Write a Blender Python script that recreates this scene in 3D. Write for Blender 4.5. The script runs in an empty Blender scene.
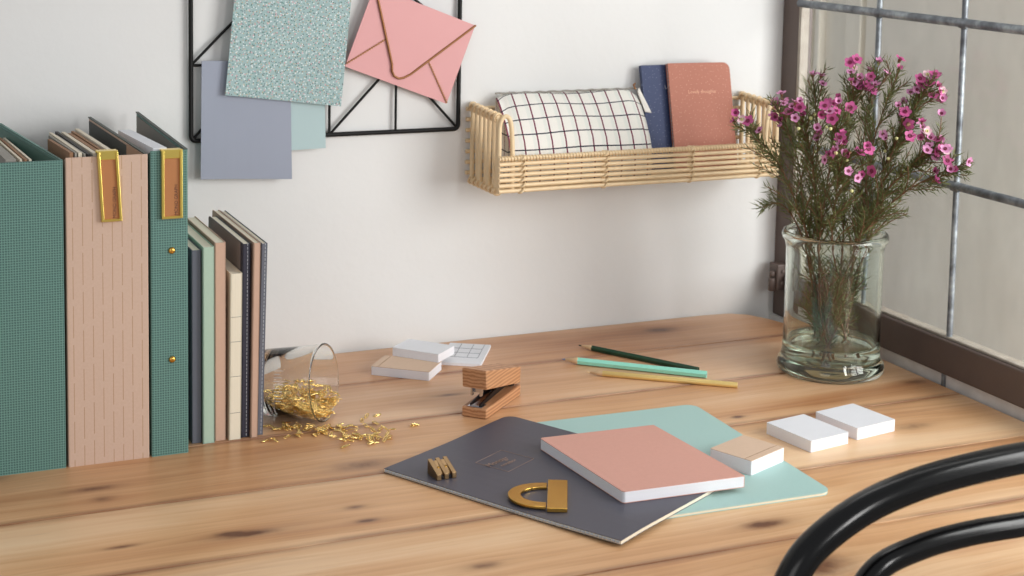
import bpy, bmesh, math, random
from math import sin, cos, pi, radians, atan2, sqrt
from mathutils import Vector, Matrix, Euler
random.seed(7)
scene = bpy.context.scene
COL = scene.collection

# ---------------------------------------------------------------- camera
cam_data = bpy.data.cameras.new('camera')
cam = bpy.data.objects.new('camera', cam_data); COL.objects.link(cam)
YAW, PITCH, ROLL = radians(24.0366), radians(6.1349), radians(-1.0827)
_f = Vector((sin(YAW)*cos(PITCH), cos(YAW)*cos(PITCH), -sin(PITCH)))
_r = Vector((cos(YAW), -sin(YAW), 0)); _d = _f.cross(_r)
_r2 = cos(ROLL)*_r + sin(ROLL)*_d; _d2 = -sin(ROLL)*_r + cos(ROLL)*_d
_m = Matrix(((_r2.x, -_d2.x, -_f.x, 0.0), (_r2.y, -_d2.y, -_f.y, -1.909), (_r2.z, -_d2.z, -_f.z, 1.34), (0, 0, 0, 1)))
cam.matrix_world = _m
cam_data.sensor_width = 36; cam_data.lens = 56.11
cam_data.shift_x = -0.0024; cam_data.shift_y = -0.2187
cam_data.clip_start = 0.05
cam_data.dof.use_dof = True; cam_data.dof.focus_distance = 1.75; cam_data.dof.aperture_fstop = 11
scene.camera = cam
scene.view_settings.view_transform = 'Standard'; scene.view_settings.look = 'None'
scene.view_settings.gamma = 1.0; scene.view_settings.use_curve_mapping = False
scene.view_settings.exposure = 0.0
# ---------------------------------------------------------------- world and lights
world = bpy.data.worlds.new('world'); scene.world = world; world.use_nodes = True
bg = world.node_tree.nodes['Background']
bg.inputs[0].default_value = (0.95, 0.97, 1.0, 1); bg.inputs[1].default_value = 0.38
def area(name, loc, target, sx, sy, power, color):
    l = bpy.data.lights.new(name, 'AREA'); l.shape = 'RECTANGLE'; l.size = sx; l.size_y = sy
    l.energy = power; l.color = color
    o = bpy.data.objects.new(name, l); COL.objects.link(o); o.location = loc
    o.rotation_euler = (Vector(target)-Vector(loc)).to_track_quat('-Z', 'Y').to_euler()
    return o
area('daylight_window_left', (-1.15, -2.6, 1.55), (1.1, 0.0, 0.9), 1.2, 1.3, 8.5, (1.0, 0.985, 0.965))
area('daylight_window_right', (1.15, -2.75, 1.62), (0.72, -0.9, 0.87), 0.22, 0.60, 9, (1.0, 0.985, 0.965))
area('daylight_through_window', (1.75, -1.35, 1.30), (0.95, 0.0, 0.90), 0.8, 1.0, 37, (1.0, 0.99, 0.98))
area('outside_wall_fill', (1.34, -0.4, 2.55), (1.75, 0.1, 1.1), 2.0, 0.3, 7.5, (1.0, 0.98, 0.95))  # added fill lamp, out of view, to brighten the wall outside the window
scene.cycles.use_denoising = True
scene.cycles.max_bounces = 16; scene.cycles.transmission_bounces = 14; scene.cycles.transparent_max_bounces = 16
scene.cycles.glossy_bounces = 6; scene.cycles.sample_clamp_indirect = 6

# ---------------------------------------------------------------- material helpers
def lin(h):
    if isinstance(h, str):
        h = h.lstrip('#'); c = [int(h[i:i+2], 16)/255 for i in (0, 2, 4)]
    else: c = [v/255 for v in h]
    return tuple((v/12.92 if v <= .04045 else ((v+.055)/1.055)**2.4) for v in c) + (1,)
class NT:
    def __init__(s, name):
        s.m = bpy.data.materials.new(name); s.m.use_nodes = True
        s.t = s.m.node_tree; s.n = s.t.nodes; s.l = s.t.links
        s.b = s.n['Principled BSDF']
    def put(s, inp, v):
        if hasattr(v, 'links') or isinstance(v, bpy.types.NodeSocket): s.l.new(v, inp)
        elif v is not None: inp.default_value = v
    def math(s, op, a, b=None, c=None, clamp=False):
        n = s.n.new('ShaderNodeMath'); n.operation = op; n.use_clamp = clamp
        s.put(n.inputs[0], a)
        if b is not None: s.put(n.inputs[1], b)
        if c is not None: s.put(n.inputs[2], c)
        return n.outputs[0]
    def coord(s, kind='Object'): return s.n.new('ShaderNodeTexCoord').outputs[kind]
    def sep(s, v):
        n = s.n.new('ShaderNodeSeparateXYZ'); s.l.new(v, n.inputs[0]); return n.outputs
    def comb(s, x=0., y=0., z=0.):
        n = s.n.new('ShaderNodeCombineXYZ')
        for i, v in enumerate((x, y, z)): s.put(n.inputs[i], v)
        return n.outputs[0]
    def vmul(s, v, k):
        n = s.n.new('ShaderNodeVectorMath'); n.operation = 'MULTIPLY'; s.l.new(v, n.inputs[0]); n.inputs[1].default_value = k
        return n.outputs[0]
    def noise(s, v, scale, detail=3, rough=.5, dist=0.):
        n = s.n.new('ShaderNodeTexNoise'); s.l.new(v, n.inputs['Vector'])
        n.inputs['Scale'].default_value = scale; n.inputs['Detail'].default_value = detail
        n.inputs['Roughness'].default_value = rough; n.inputs['Distortion'].default_value = dist
        return n.outputs['Fac']
    def ramp(s, f, stops, interp='LINEAR'):
        n = s.n.new('ShaderNodeValToRGB'); s.l.new(f, n.inputs[0]); r = n.color_ramp; r.interpolation = interp
        while len(r.elements) < len(stops): r.elements.new(.5)
        for e, (p, c) in zip(r.elements, stops):
            e.position = p; e.color = c if isinstance(c, tuple) and len(c) == 4 else lin(c)
        return n.outputs[0]
    def mix(s, f, a, b, mode='MIX'):
        n = s.n.new('ShaderNodeMix'); n.data_type = 'RGBA'; n.blend_type = mode
        s.put(n.inputs[0], f); s.put(n.inputs[6], a); s.put(n.inputs[7], b)
        return n.outputs[2]
    def bump(s, h, strength=.3, dist=.001):
        n = s.n.new('ShaderNodeBump'); n.inputs['Strength'].default_value = strength; n.inputs['Distance'].default_value = dist
        s.l.new(h, n.inputs['Height']); s.l.new(n.outputs[0], s.b.inputs['Normal'])
    def base(s, c): s.put(s.b.inputs['Base Color'], c)
    def line(s, v, period, width, off=0.):
        # 1 inside a thin line repeated every period
        a = s.math('ADD', v, off + 100*period); a = s.math('DIVIDE', a, period); a = s.math('FRACT', a)
        return s.math('LESS_THAN', a, width/period)
def M(name, col, rough=.55, metal=0., var=.06, nscale=60, bump=0., coat=0., spec=None, var2=None):
    k = NT(name); c = lin(col)
    f = k.noise(k.coord(), nscale, 3)
    lo = tuple(max(0, v*(1-var)) for v in c[:3])+(1,); hi = tuple(min(1, v*(1+var)) for v in c[:3])+(1,)
    k.base(k.mix(f, lo, hi))
    k.b.inputs['Roughness'].default_value = rough; k.b.inputs['Metallic'].default_value = metal
    if spec is not None: k.b.inputs['Specular IOR Level'].default_value = spec
    if coat: k.b.inputs['Coat Weight'].default_value = coat; k.b.inputs['Coat Roughness'].default_value = .08
    if bump: k.bump(f, bump)
    return k.m

# ---------------------------------------------------------------- mesh helpers
class MB:
    def __init__(s): s.v = []; s.f = []; s.sm = []; s.mi = []
    def add(s, vs, fs, smooth=False, mi=0, M_=None):
        o = len(s.v)
        s.v += [tuple(M_ @ Vector(v)) if M_ is not None else tuple(v) for v in vs]
        s.f += [tuple(i+o for i in f) for f in fs]; s.sm += [smooth]*len(fs); s.mi += [mi]*len(fs)
        return s
    def box(s, x0, x1, y0, y1, z0, z1, M_=None, mi=0):
        vs = [(x, y, z) for z in (z0, z1) for y in (y0, y1) for x in (x0, x1)]
        return s.add(vs, [(0, 2, 3, 1), (4, 5, 7, 6), (0, 1, 5, 4), (2, 6, 7, 3), (0, 4, 6, 2), (1, 3, 7, 5)], M_=M_, mi=mi)
    def prism(s, poly, z0, z1, M_=None, mi=0, smooth=False):
        n = len(poly); z0f = z0 if callable(z0) else (lambda x, y: z0); z1f = z1 if callable(z1) else (lambda x, y: z1)
        vs = [(x, y, z0f(x, y)) for x, y in poly]+[(x, y, z1f(x, y)) for x, y in poly]
        s.add(vs, [tuple(range(n-1, -1, -1)), tuple(range(n, 2*n))], M_=M_, mi=mi)
        return s.add(vs, [(i, (i+1) % n, n+(i+1) % n, n+i) for i in range(n)], M_=M_, mi=mi, smooth=smooth)
    def tube(s, pts, r, n=8, closed=False, caps=True, M_=None, mi=0, smooth=True):
        pts = [Vector(p) for p in pts]; m = len(pts); rs = r if isinstance(r, (list, tuple)) else [r]*m
        T = []
        for i in range(m):
            a = pts[(i-1) % m] if (closed or i > 0) else pts[i]; b = pts[(i+1) % m] if (closed or i < m-1) else pts[i]
            t = (b-a); T.append(t.normalized() if t.length > 1e-9 else Vector((0, 0, 1)))
        u = T[0].orthogonal().normalized(); vs = []
        for i in range(m):
            u = (u - T[i]*u.dot(T[i]))
            u = u.normalized() if u.length > 1e-6 else T[i].orthogonal().normalized()
            w = T[i].cross(u)
            for k in range(n):
                a = 2*pi*k/n; vs.append(pts[i]+(u*cos(a)+w*sin(a))*rs[i])
        fs = []
        for i in range(m if closed else m-1):
            j = (i+1) % m
            for k in range(n):
                k2 = (k+1) % n; fs.append((i*n+k, i*n+k2, j*n+k2, j*n+k))
        s.add(vs, fs, smooth, mi, M_)
        if not closed and caps:
            s.add(vs[:n], [tuple(range(n-1, -1, -1))], False, mi, M_); s.add(vs[-n:], [tuple(range(n))], False, mi, M_)
        return s
    def lathe(s, prof, n=48, M_=None, mi=0, smooth=True):
        vs = []; fs = []; m = len(prof)
        for r, z in prof:
            for k in range(n):
                a = 2*pi*k/n; vs.append((r*cos(a), r*sin(a), z))
        for i in range(m-1):
            for k in range(n):
                k2 = (k+1) % n; fs.append((i*n+k, i*n+k2, (i+1)*n+k2, (i+1)*n+k))
        s.add(vs, fs, smooth, mi, M_)
        return s
    def build(s, name, mat, parent=None, bevel=0., seg=2, merge=False):
        me = bpy.data.meshes.new(name); me.from_pydata([tuple(v) for v in s.v], [], s.f)
        for i, p in enumerate(me.polygons): p.use_smooth = s.sm[i]; p.material_index = s.mi[i]
        for mm in (mat if isinstance(mat, (list, tuple)) else [mat]): me.materials.append(mm)
        if merge or bevel:
            bm = bmesh.new(); bm.from_mesh(me); bmesh.ops.remove_doubles(bm, verts=bm.verts, dist=1e-6)
            bmesh.ops.recalc_face_normals(bm, faces=bm.faces); bm.to_mesh(me); bm.free()
        me.update()
        o = bpy.data.objects.new(name, me); COL.objects.link(o)
        if parent is not None: o.parent = parent
        if bevel:
            b = o.modifiers.new('bevel', 'BEVEL'); b.width = bevel; b.segments = seg; b.limit_method = 'ANGLE'; b.angle_limit = radians(50)
        return o
def thing(name, label, cat, loc=(0, 0, 0), rot=(0, 0, 0), group=None):
    o = bpy.data.objects.new(name, None); COL.objects.link(o); o.empty_display_size = .02
    o.location = loc; o.rotation_euler = rot
    o['label'] = label; o['category'] = cat
    if group: o['group'] = group
    return o
def tag(o, label, cat, group=None):
    o['label'] = label; o['category'] = cat
    if group: o['group'] = group
    return o
def struct(o): o['kind'] = 'structure'; return o
def rrect(x0, x1, y0, y1, r=(.005,)*4, n=5):
    # corners in order: (x0,y0) (x1,y0) (x1,y1) (x0,y1)
    out = []
    cs = [(x0, y0, pi, 1, 1), (x1, y0, 1.5*pi, -1, 1), (x1, y1, 0, -1, -1), (x0, y1, .5*pi, 1, -1)]
    for (x, y, a0, sx, sy), rr in zip(cs, r):
        if rr < 1e-5: out.append((x, y)); continue
        for k in range(n+1):
            a = a0 + pi/2*k/n; out.append((x+sx*rr+rr*cos(a), y+sy*rr+rr*sin(a)))
    return out
def frame(origin, xdir, ydir):
    # matrix with local x along xdir, y near ydir
    x = Vector(xdir).normalized(); y = Vector(ydir); z = x.cross(y).normalized(); y = z.cross(x)
    m = Matrix((x, y, z)).transposed().to_4x4(); m.translation = Vector(origin); return m
def text(body, size, mat, parent, mw, name='lettering', depth=.0001, align='CENTER'):
    c = bpy.data.curves.new(name, 'FONT'); c.body = body; c.size = size; c.extrude = depth; c.align_x = align; c.align_y = 'CENTER'
    t = bpy.data.objects.new(name, c); COL.objects.link(t)
    bpy.context.view_layer.update()
    me = bpy.data.meshes.new_from_object(t.evaluated_get(bpy.context.evaluated_depsgraph_get()))
    bpy.data.objects.remove(t)
    me.transform(mw); me.materials.clear(); me.materials.append(mat)
    o = bpy.data.objects.new(name, me); COL.objects.link(o); o.parent = parent
    return o
def bez(p0, p1, p2, n):
    p0, p1, p2 = Vector(p0), Vector(p1), Vector(p2)
    return [p0*(1-t)**2+p1*2*t*(1-t)+p2*t*t for t in [i/(n-1) for i in range(n)]]

# ---------------------------------------------------------------- materials
def wood_table():
    k = NT('table_pine'); P = k.coord(); x, y, z = k.sep(P)
    knots = [(1.055,-.049,.020,.010,1),(.246,-.362,.022,.006,.8),(.250,-.392,.010,.006,.6),(.360,-.525,.022,.006,.9),(.343,-.518,.012,.004,.9),
             (.470,-.499,.008,.004,.8),(.470,-.535,.010,.004,.9),(.246,-.512,.012,.003,.8),(.513,-.394,.028,.012,.7),(.817,-.679,.020,.008,1),
             (.807,-.776,.030,.022,.9),(1.237,-.365,.016,.006,.7),(.681,-.211,.014,.004,.8),(.960,-.401,.007,.004,1),(.533,-.668,.014,.006,.7),
             (.97,-.20,.02,.006,.5),(.15,-.30,.02,.01,.6),(1.13,-.50,.02,.008,.5),(-.2,-.4,.02,.01,.8),(-.5,-.2,.02,.01,.8),(.1,-.66,.02,.01,.8)]
    # plank index along y, seams every 147 mm from -0.13
    pid = k.math('FLOOR', k.math('DIVIDE', k.math('ADD', y, .13+10*.1467), .1467))
    warp = None; dark = None
    for (kx, ky, a, b, s) in knots:
        dx = k.math('MULTIPLY', k.math('SUBTRACT', x, kx), 1/(a*2.4)); dy = k.math('MULTIPLY', k.math('SUBTRACT', y, ky), 1/(b*2.4))
        d2 = k.math('ADD', k.math('MULTIPLY', dx, dx), k.math('MULTIPLY', dy, dy))
        e = k.math('POWER', 2.718, k.math('MULTIPLY', d2, -1.0))
        w = k.math('MULTIPLY', k.math('MULTIPLY', e, dy), b*1.6)
        warp = w if warp is None else k.math('ADD', warp, w)
        c = k.math('MULTIPLY', k.math('POWER', 2.718, k.math('MULTIPLY', d2, -5.5)), s)
        c = k.math('ADD', c, k.math('MULTIPLY', e, .22*s))
        dark = c if dark is None else k.math('ADD', dark, c)
    wob = k.noise(k.comb(x, k.math('MULTIPLY', y, 3.0), pid), 2.2, 2)
    yy = k.math('ADD', k.math('SUBTRACT', y, warp), k.math('MULTIPLY', wob, .05))
    big = k.noise(k.comb(k.math('MULTIPLY', x, 1.5), k.math('MULTIPLY', yy, 13), k.math('MULTIPLY', pid, 3.7)), 1.0, 3, .55)
    grain = k.noise(k.comb(k.math('MULTIPLY', x, 4), k.math('MULTIPLY', yy, 210), k.math('MULTIPLY', pid, 5.1)), 1.0, 4, .62)
    rings = k.n.new('ShaderNodeTexWave'); rings.bands_direction = 'Y'; rings.wave_profile = 'SAW'
    k.l.new(k.comb(k.math('MULTIPLY', x, .10), yy, pid), rings.inputs['Vector'])
    rings.inputs['Scale'].default_value = 22; rings.inputs['Distortion'].default_value = 5.5
    rings.inputs['Detail'].default_value = 3; rings.inputs['Detail Scale'].default_value = 1.3; rings.inputs['Detail Roughness'].default_value = .6
    f = k.math('ADD', k.math('MULTIPLY', big, .74), k.math('MULTIPLY', rings.outputs['Fac'], .05))
    f = k.math('ADD', f, k.math('MULTIPLY', grain, .27))
    patch = k.noise(k.comb(k.math('MULTIPLY', x, 1.5), k.math('MULTIPLY', yy, 4.2), k.math('MULTIPLY', pid, .9)), 1.5, 3)
    f = k.math('ADD', f, k.math('MULTIPLY', k.math('SUBTRACT', patch, .5), .62))
    c = k.ramp(f, [(.22, (168, 120, 82)), (.36, (206, 162, 122)), (.49, (226, 190, 152)), (.62, (240, 213, 182)), (.82, (249, 232, 208))])
    # planks towards the wall are pinker brown; paler front tint paints in sheen
    back = k.n.new('ShaderNodeMapRange'); k.l.new(y, back.inputs[0]); back.inputs[1].default_value = -.50; back.inputs[2].default_value = -.08
    c = k.mix(back.outputs[0], k.mix(1., c, lin((252, 238, 220)), 'MULTIPLY'), k.mix(1., c, lin((228, 207, 195)), 'MULTIPLY'))
    tone = k.n.new('ShaderNodeTexWhiteNoise'); tone.noise_dimensions = '1D'; k.l.new(pid, tone.inputs['W'])
    c = k.mix(k.math('MULTIPLY', tone.outputs[0], .10), c, lin((150, 98, 62)))
    pores = k.noise(k.comb(k.math('MULTIPLY', x, 14), k.math('MULTIPLY', yy, 420), 0.), 1.0, 2, .7)
    pm = k.ramp(pores, [(.28, (0, 0, 0, 1)), (.36, (1, 1, 1, 1))])
    c = k.mix(k.math('MULTIPLY', k.math('SUBTRACT', 1., pm), .25), c, lin((120, 76, 46)))
    dn = k.noise(P, 90, 3)
    dk = k.math('MULTIPLY', dark, k.math('ADD', .55, k.math('MULTIPLY', dn, .8)), clamp=True)
    c = k.mix(dk, c, lin((104, 62, 38)))
    # long reddish stain streaks near the seams
    sd = k.math('ABSOLUTE', k.math('SUBTRACT', k.math('FRACT', k.math('DIVIDE', k.math('ADD', y, .13+.07335+10*.1467), .1467)), .5))
    sn = k.noise(k.comb(k.math('MULTIPLY', x, 6), k.math('MULTIPLY', y, 40), 3.), 1.0, 3)
    st = k.math('MULTIPLY', k.math('SUBTRACT', 1., k.math('MULTIPLY', sd, 14), clamp=True), k.ramp(sn, [(.30, (0, 0, 0, 1)), (.55, (1, 1, 1, 1))]))
    c = k.mix(k.math('MULTIPLY', st, .85), c, lin((126, 74, 46)))
    red = k.noise(k.comb(k.math('MULTIPLY', x, 2.2), k.math('MULTIPLY', yy, 34), k.math('MULTIPLY', pid, 2.3)), 1.0, 4, .6)
    rm = k.ramp(red, [(.56, (0, 0, 0, 1)), (.72, (1, 1, 1, 1))])
    c = k.mix(k.math('MULTIPLY', rm, .38), c, lin((172, 108, 66)))
    k.base(c)
    rr = k.ramp(grain, [(.3, (.30, .30, .30, 1)), (.7, (.46, .46, .46, 1))]); k.l.new(rr, k.b.inputs['Roughness'])
    k.bump(k.math('ADD', k.math('MULTIPLY', grain, .5), k.math('MULTIPLY', big, .5)), .22, .002)
    return k.m
def wood_small(name, a, b, scale=1.):
    k = NT(name); P = k.coord(); x, y, z = k.sep(P)
    w = k.n.new('ShaderNodeTexWave'); w.bands_direction = 'Z'
    k.l.new(k.comb(k.math('MULTIPLY', x, .12), k.math('MULTIPLY', y, .8), z), w.inputs['Vector'])
    w.inputs['Scale'].default_value = 130*scale; w.inputs['Distortion'].default_value = 4; w.inputs['Detail'].default_value = 3; w.inputs['Detail Scale'].default_value = 1.5
    n = k.noise(k.comb(k.math('MULTIPLY', x, 30), k.math('MULTIPLY', y, 500), k.math('MULTIPLY', z, 500)), 1., 3)
    f = k.math('ADD', k.math('MULTIPLY', w.outputs['Fac'], .6), k.math('MULTIPLY', n, .4))
    k.base(k.ramp(f, [(.2, b), (.75, a)])); k.b.inputs['Roughness'].default_value = .5; return k.m
def fabric_grid(name, base_c, light, dark):
    k = NT(name); x, y, z = k.sep(k.coord()); p = .0026
    gx = k.line(k.math('ADD', x, y), p, .0007); gz = k.line(z, p, .0007)
    dx = k.line(k.math('ADD', x, y), p, .0006, .0007); dz = k.line(z, p, .0006, .0007)
    c = k.mix(k.math('MAXIMUM', dx, dz), lin(base_c), lin(dark)); c = k.mix(k.math('MULTIPLY', k.math('MAXIMUM', gx, gz), .9), c, lin(light))
    k.base(c); k.b.inputs['Roughness'].default_value = .62
    return k.m
def dashed(name):
    k = NT(name); x, y, z = k.sep(k.coord()); p = .0098
    s = k.math('ADD', x, y)
    l = k.line(s, p, .0008, .004)
    col = k.math('FLOOR', k.math('DIVIDE', k.math('ADD', s, .004+100*p), p))
    zz = k.math('ADD', z, k.math('MULTIPLY', k.math('FRACT', k.math('MULTIPLY', col, .37)), .07))
    d = k.line(zz, .040, .033)
    n = k.noise(k.coord(), 400, 2)
    k.base(k.mix(k.math('MULTIPLY', k.math('MULTIPLY', l, d), .8), k.mix(n, lin((196, 168, 150)), lin((206, 180, 162))), lin((172, 136, 106))))
    k.b.inputs['Roughness'].default_value = .6; return k.m
def dotted_paper():
    k = NT('dotted_teal_paper'); P = k.coord()
    n = k.noise(P, 30, 2); c = k.mix(n, lin((150, 176, 178)), lin((164, 190, 190)))
    for i, (sc, th, col) in enumerate([(210, .17, (222, 228, 228)), (190, .13, (92, 98, 104)), (170, .10, (196, 164, 116)), (140, .11, (80, 128, 122)), (95, .09, (206, 166, 172))]):
        v = k.n.new('ShaderNodeTexVoronoi'); v.inputs['Scale'].default_value = sc; v.voronoi_dimensions = '2D'
        x, y, z = k.sep(P); k.l.new(k.comb(k.math('ADD', x, i*.37), k.math('ADD', z, i*.11), 0.), v.inputs['Vector'])
        c = k.mix(k.math('LESS_THAN', v.outputs['Distance'], th), c, lin(col))
    k.base(c); k.b.inputs['Roughness'].default_value = .7; return k.m
def check_cloth():
    k = NT('checked_cotton'); uv = k.n.new('ShaderNodeTexCoord').outputs['UV']; x, y, z = k.sep(uv)
    n = k.noise(k.coord(), 900, 2); c = k.mix(n, lin((226, 222, 214)), lin((240, 237, 230)))
    c = k.mix(k.math('MULTIPLY', k.line(x, .0195, .005, .006), .35), c, lin((205, 214, 208)))
    c = k.mix(k.line(x, .0195, .0021), c, lin((112, 36, 62)))
    c = k.mix(k.line(y, .0225, .0018), c, lin((38, 38, 52)))
    k.base(c); k.b.inputs['Roughness'].default_value = .9; return k.m
def glass(name, col, ior=1.5, rough=0.):
    k = NT(name); k.n.remove(k.b); g = k.n.new('ShaderNodeBsdfGlass')
    g.inputs['Color'].default_value = col; g.inputs['IOR'].default_value = ior; g.inputs['Roughness'].default_value = rough
    k.l.new(g.outputs[0], k.n['Material Output'].inputs[0]); return k.m
def pane_glass():
    k = NT('window_glass'); k.n.remove(k.b)
    t = k.n.new('ShaderNodeBsdfTransparent'); t.inputs[0].default_value = (.975, .98, .975, 1)
    g = k.n.new('ShaderNodeBsdfGlossy'); g.inputs['Roughness'].default_value = .12
    fr = k.n.new('ShaderNodeFresnel'); fr.inputs[0].default_value = 1.5
    dust = k.n.new('ShaderNodeBsdfDiffuse'); dust.inputs[0].default_value = (.62, .60, .56, 1)
    m = k.n.new('ShaderNodeMixShader'); ge = k.n.new('ShaderNodeNewGeometry'); k.l.new(k.math('MULTIPLY', fr.outputs[0], k.math('SUBTRACT', 1., ge.outputs['Backfacing'])), m.inputs[0]); k.l.new(t.outputs[0], m.inputs[1]); k.l.new(g.outputs[0], m.inputs[2])
    x, y, z = k.sep(k.coord()); n = k.noise(k.comb(x, k.math('MULTIPLY', y, 2.5), z), 5, 4)
    m2 = k.n.new('ShaderNodeMixShader'); k.l.new(k.ramp(n, [(.3, (.03, .03, .03, 1)), (.75, (.22, .22, .22, 1))]), m2.inputs[0])
    k.l.new(m.outputs[0], m2.inputs[1]); k.l.new(dust.outputs[0], m2.inputs[2])
    k.l.new(m2.outputs[0], k.n['Material Output'].inputs[0]); return k.m
def plaster(name, a, b, sc=5):
    k = NT(name); P = k.coord(); n = k.noise(P, sc, 4); n2 = k.noise(P, 45, 4)
    k.base(k.mix(n, lin(a), lin(b))); k.b.inputs['Roughness'].default_value = .85
    k.bump(k.math('ADD', n2, k.math('MULTIPLY', n, 2.)), .12, .004); return k.m
def lead():
    k = NT('lead_came'); n = k.noise(k.coord(), 45, 5, .6); c = k.ramp(n, [(.32, (86, 90, 96)), (.5, (122, 128, 134)), (.70, (172, 180, 184))])
    k.base(c); k.b.inputs['Roughness'].default_value = .45; k.b.inputs['Metallic'].default_value = .35; k.bump(n, .5, .002); return k.m
def speckled(name, a, b, sc=250, th=.16, rough=.6):
    k = NT(name); x, y, z = k.sep(k.coord()); v = k.n.new('ShaderNodeTexVoronoi'); v.inputs['Scale'].default_value = sc
    v.voronoi_dimensions = '2D'; k.l.new(k.comb(x, y, 0.), v.inputs['Vector'])
    k.base(k.mix(k.math('LESS_THAN', v.outputs['Distance'], th), k.mix(k.noise(k.coord(), 300, 2), lin(a), tuple(min(1, q*1.12) for q in lin(a)[:3])+(1,)), lin(b)))
    k.b.inputs['Roughness'].default_value = rough; return k.m
def pages(name, a, b):
    k = NT(name); x, y, z = k.sep(k.coord())
    n = k.noise(k.comb(k.math('MULTIPLY', x, 900), k.math('MULTIPLY', y, 3), k.math('MULTIPLY', z, 900)), 1., 2)
    k.base(k.mix(n, lin(a), lin(b))); k.b.inputs['Roughness'].default_value = .8; return k.m
m_table = wood_table()
m_wall = plaster('white_plaster', (224, 224, 223), (231, 231, 230))
m_outwall = plaster('greige_render', (234, 227, 214), (244, 238, 227), 3)
m_cream = plaster('cream_painted_boards', (238, 230, 214), (246, 240, 226), 8)
m_floor = wood_small('floor_boards', (150, 112, 78), (120, 86, 58), .1)
m_brown = M('brown_painted_steel', (94, 80, 74), .5, 0, .10, 40, .3)
m_lead = lead()
m_sill = plaster('worn_grey_paint', (196, 191, 186), (232, 230, 228), 40)
m_pane = pane_glass()
m_putty = plaster('old_putty', (138, 128, 116), (196, 188, 176), 60)
m_green = fabric_grid('green_grid_cloth', (74, 115, 108), (112, 152, 144), (54, 88, 83))
m_greenp = M('green_lining', (72, 110, 102), .6)
m_pinkd = dashed('pink_dashed_cloth')
m_pinkl = M('pink_brown_lining', (176, 142, 118), .7)
m_darkl = M('charcoal_lining', (66, 70, 68), .6)
m_greyl = M('grey_lining', (112, 110, 102), .6)
m_greyb = M('dark_grey_edge', (76, 82, 78), .6)
m_brass = M('polished_brass', (212, 168, 84), .25, 1., .05)
m_brassl = M('pale_brass', (236, 208, 110), .28, 1., .05)
m_brassk = M('dull_brass', (170, 140, 104), .35, 1., .1)
m_gold = M('gold_wire', (250, 220, 146), .2, 1., .05)
m_tag = M('tan_card', (176, 118, 72), .6)
m_ink = M('dark_ink', (84, 44, 34), .6)
m_black = M('black_wire', (13, 12, 12), .55, 0, .05, 60, 0, 0, .3)
m_chair = M('glossy_black_lacquer', (7, 7, 8), .2, 0, .05, 60, 0, 0, .42)
m_cane = M('cane_seat', (190, 150, 100), .6)
m_white = M('white_paper', (226, 228, 233), .7, 0, .02)
m_whitep = pages('white_page_edges', (226, 226, 232), (240, 240, 245))
m_creamp = pages('cream_page_edges', (222, 212, 190), (238, 230, 210))
m_kraft = M('kraft_paper', (212, 184, 160), .75, 0, .05, 300)
m_dark = M('charcoal_cover', (76, 76, 88), .42, 0, .04, 300)
m_mintn = M('mint_cover', (168, 202, 197), .55, 0, .03, 300)
m_mints = M('pale_mint_spine', (172, 196, 178), .6, 0, .03, 300)
m_rose = M('rose_cover', (212, 158, 143), .6, 0, .04, 300)
m_pinks = M('dusty_pink_spine', (198, 164, 143), .6, 0, .03, 300)
m_slate = M('slate_spine', (102, 106, 118), .6, 0, .03, 300)
m_navys = M('blue_black_spine', (44, 44, 60), .5, 0, .03, 300)
m_gcover = M('grey_cover', (122, 114, 110), .55, 0, .05, 200)
m_stitch = M('pale_thread', (176, 182, 190), .7)
m_foil = M('rose_gold_foil', (168, 144, 132), .4, .6)
m_bluecard = M('blue_grey_card', (156, 162, 178), .7, 0, .02, 20)
m_paleteal = M('pale_teal_card', (178, 200, 202), .7, 0, .02, 20)
m_dots = dotted_paper()
m_env = M('pink_envelope_paper', (222, 164, 164), .65, 0, .02, 30)
m_edge = M('bronze_trim', (150, 104, 66), .4, .6, .15, 400)
m_rattan = M('rattan_cane', (234, 208, 168), .5, 0, .12, 90)
m_bind = M('rattan_binding', (226, 200, 160), .6, 0, .15, 200)
m_check = check_cloth()
m_cotton = M('cream_cotton', (234, 230, 222), .9)
m_navy = speckled('navy_speckled_cover', (50, 62, 98), (112, 122, 152), 150, .07)
m_terra = speckled('terracotta_speckled_cover', (174, 110, 90), (208, 154, 130), 150, .08)
m_silver = M('silver_foil', (210, 212, 224), .4, .4)
m_paletext = M('pale_foil', (224, 170, 140), .5)
m_walnut = wood_small('walnut_block', (200, 150, 110), (166, 114, 76), .6)
m_steel = M('bright_steel', (200, 200, 205), .22, 1.)
m_darkmetal = M('dark_metal', (48, 46, 48), .35, .8)
m_pg = M('dark_green_paint', (24, 66, 46), .35)
m_pm = M('mint_paint', (150, 224, 204), .4)
m_pgold = M('gold_paint', (226, 198, 128), .35, .45)
m_pwood = M('bare_pencil_wood', (222, 190, 148), .7)
m_lead2 = M('graphite', (60, 60, 66), .4, .3)
m_pgreenlead = M('dark_lead', (30, 34, 34), .5)
m_bluelead = M('blue_grey_lead', (120, 130, 156), .5)
m_printline = M('print_grey', (150, 152, 162), .7)
m_vase = glass('greenish_glass', (.965, .988, .968, 1), 1.5)
m_clear = glass('clear_glass', (.99, .995, .99, 1), 1.48)
m_water = glass('water', (.97, .99, .97, 1), 1.33)
m_tick = M('white_scale_print', (240, 240, 240), .5)
m_stem = M('brown_green_stem', (122, 88, 62), .6, 0, .2, 60)
m_leaf = M('needle_leaf', (100, 106, 60), .6, 0, .45, 40)
m_petal = M('magenta_petal', (190, 84, 140), .55, 0, .3, 90)
m_petal2 = M('lilac_pink_petal', (216, 146, 188), .55, 0, .2, 90)
m_petal3 = M('pale_pink_petal', (240, 200, 212), .5, 0, .1, 90)
m_centre = M('dark_flower_centre', (120, 26, 66), .4)
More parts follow.
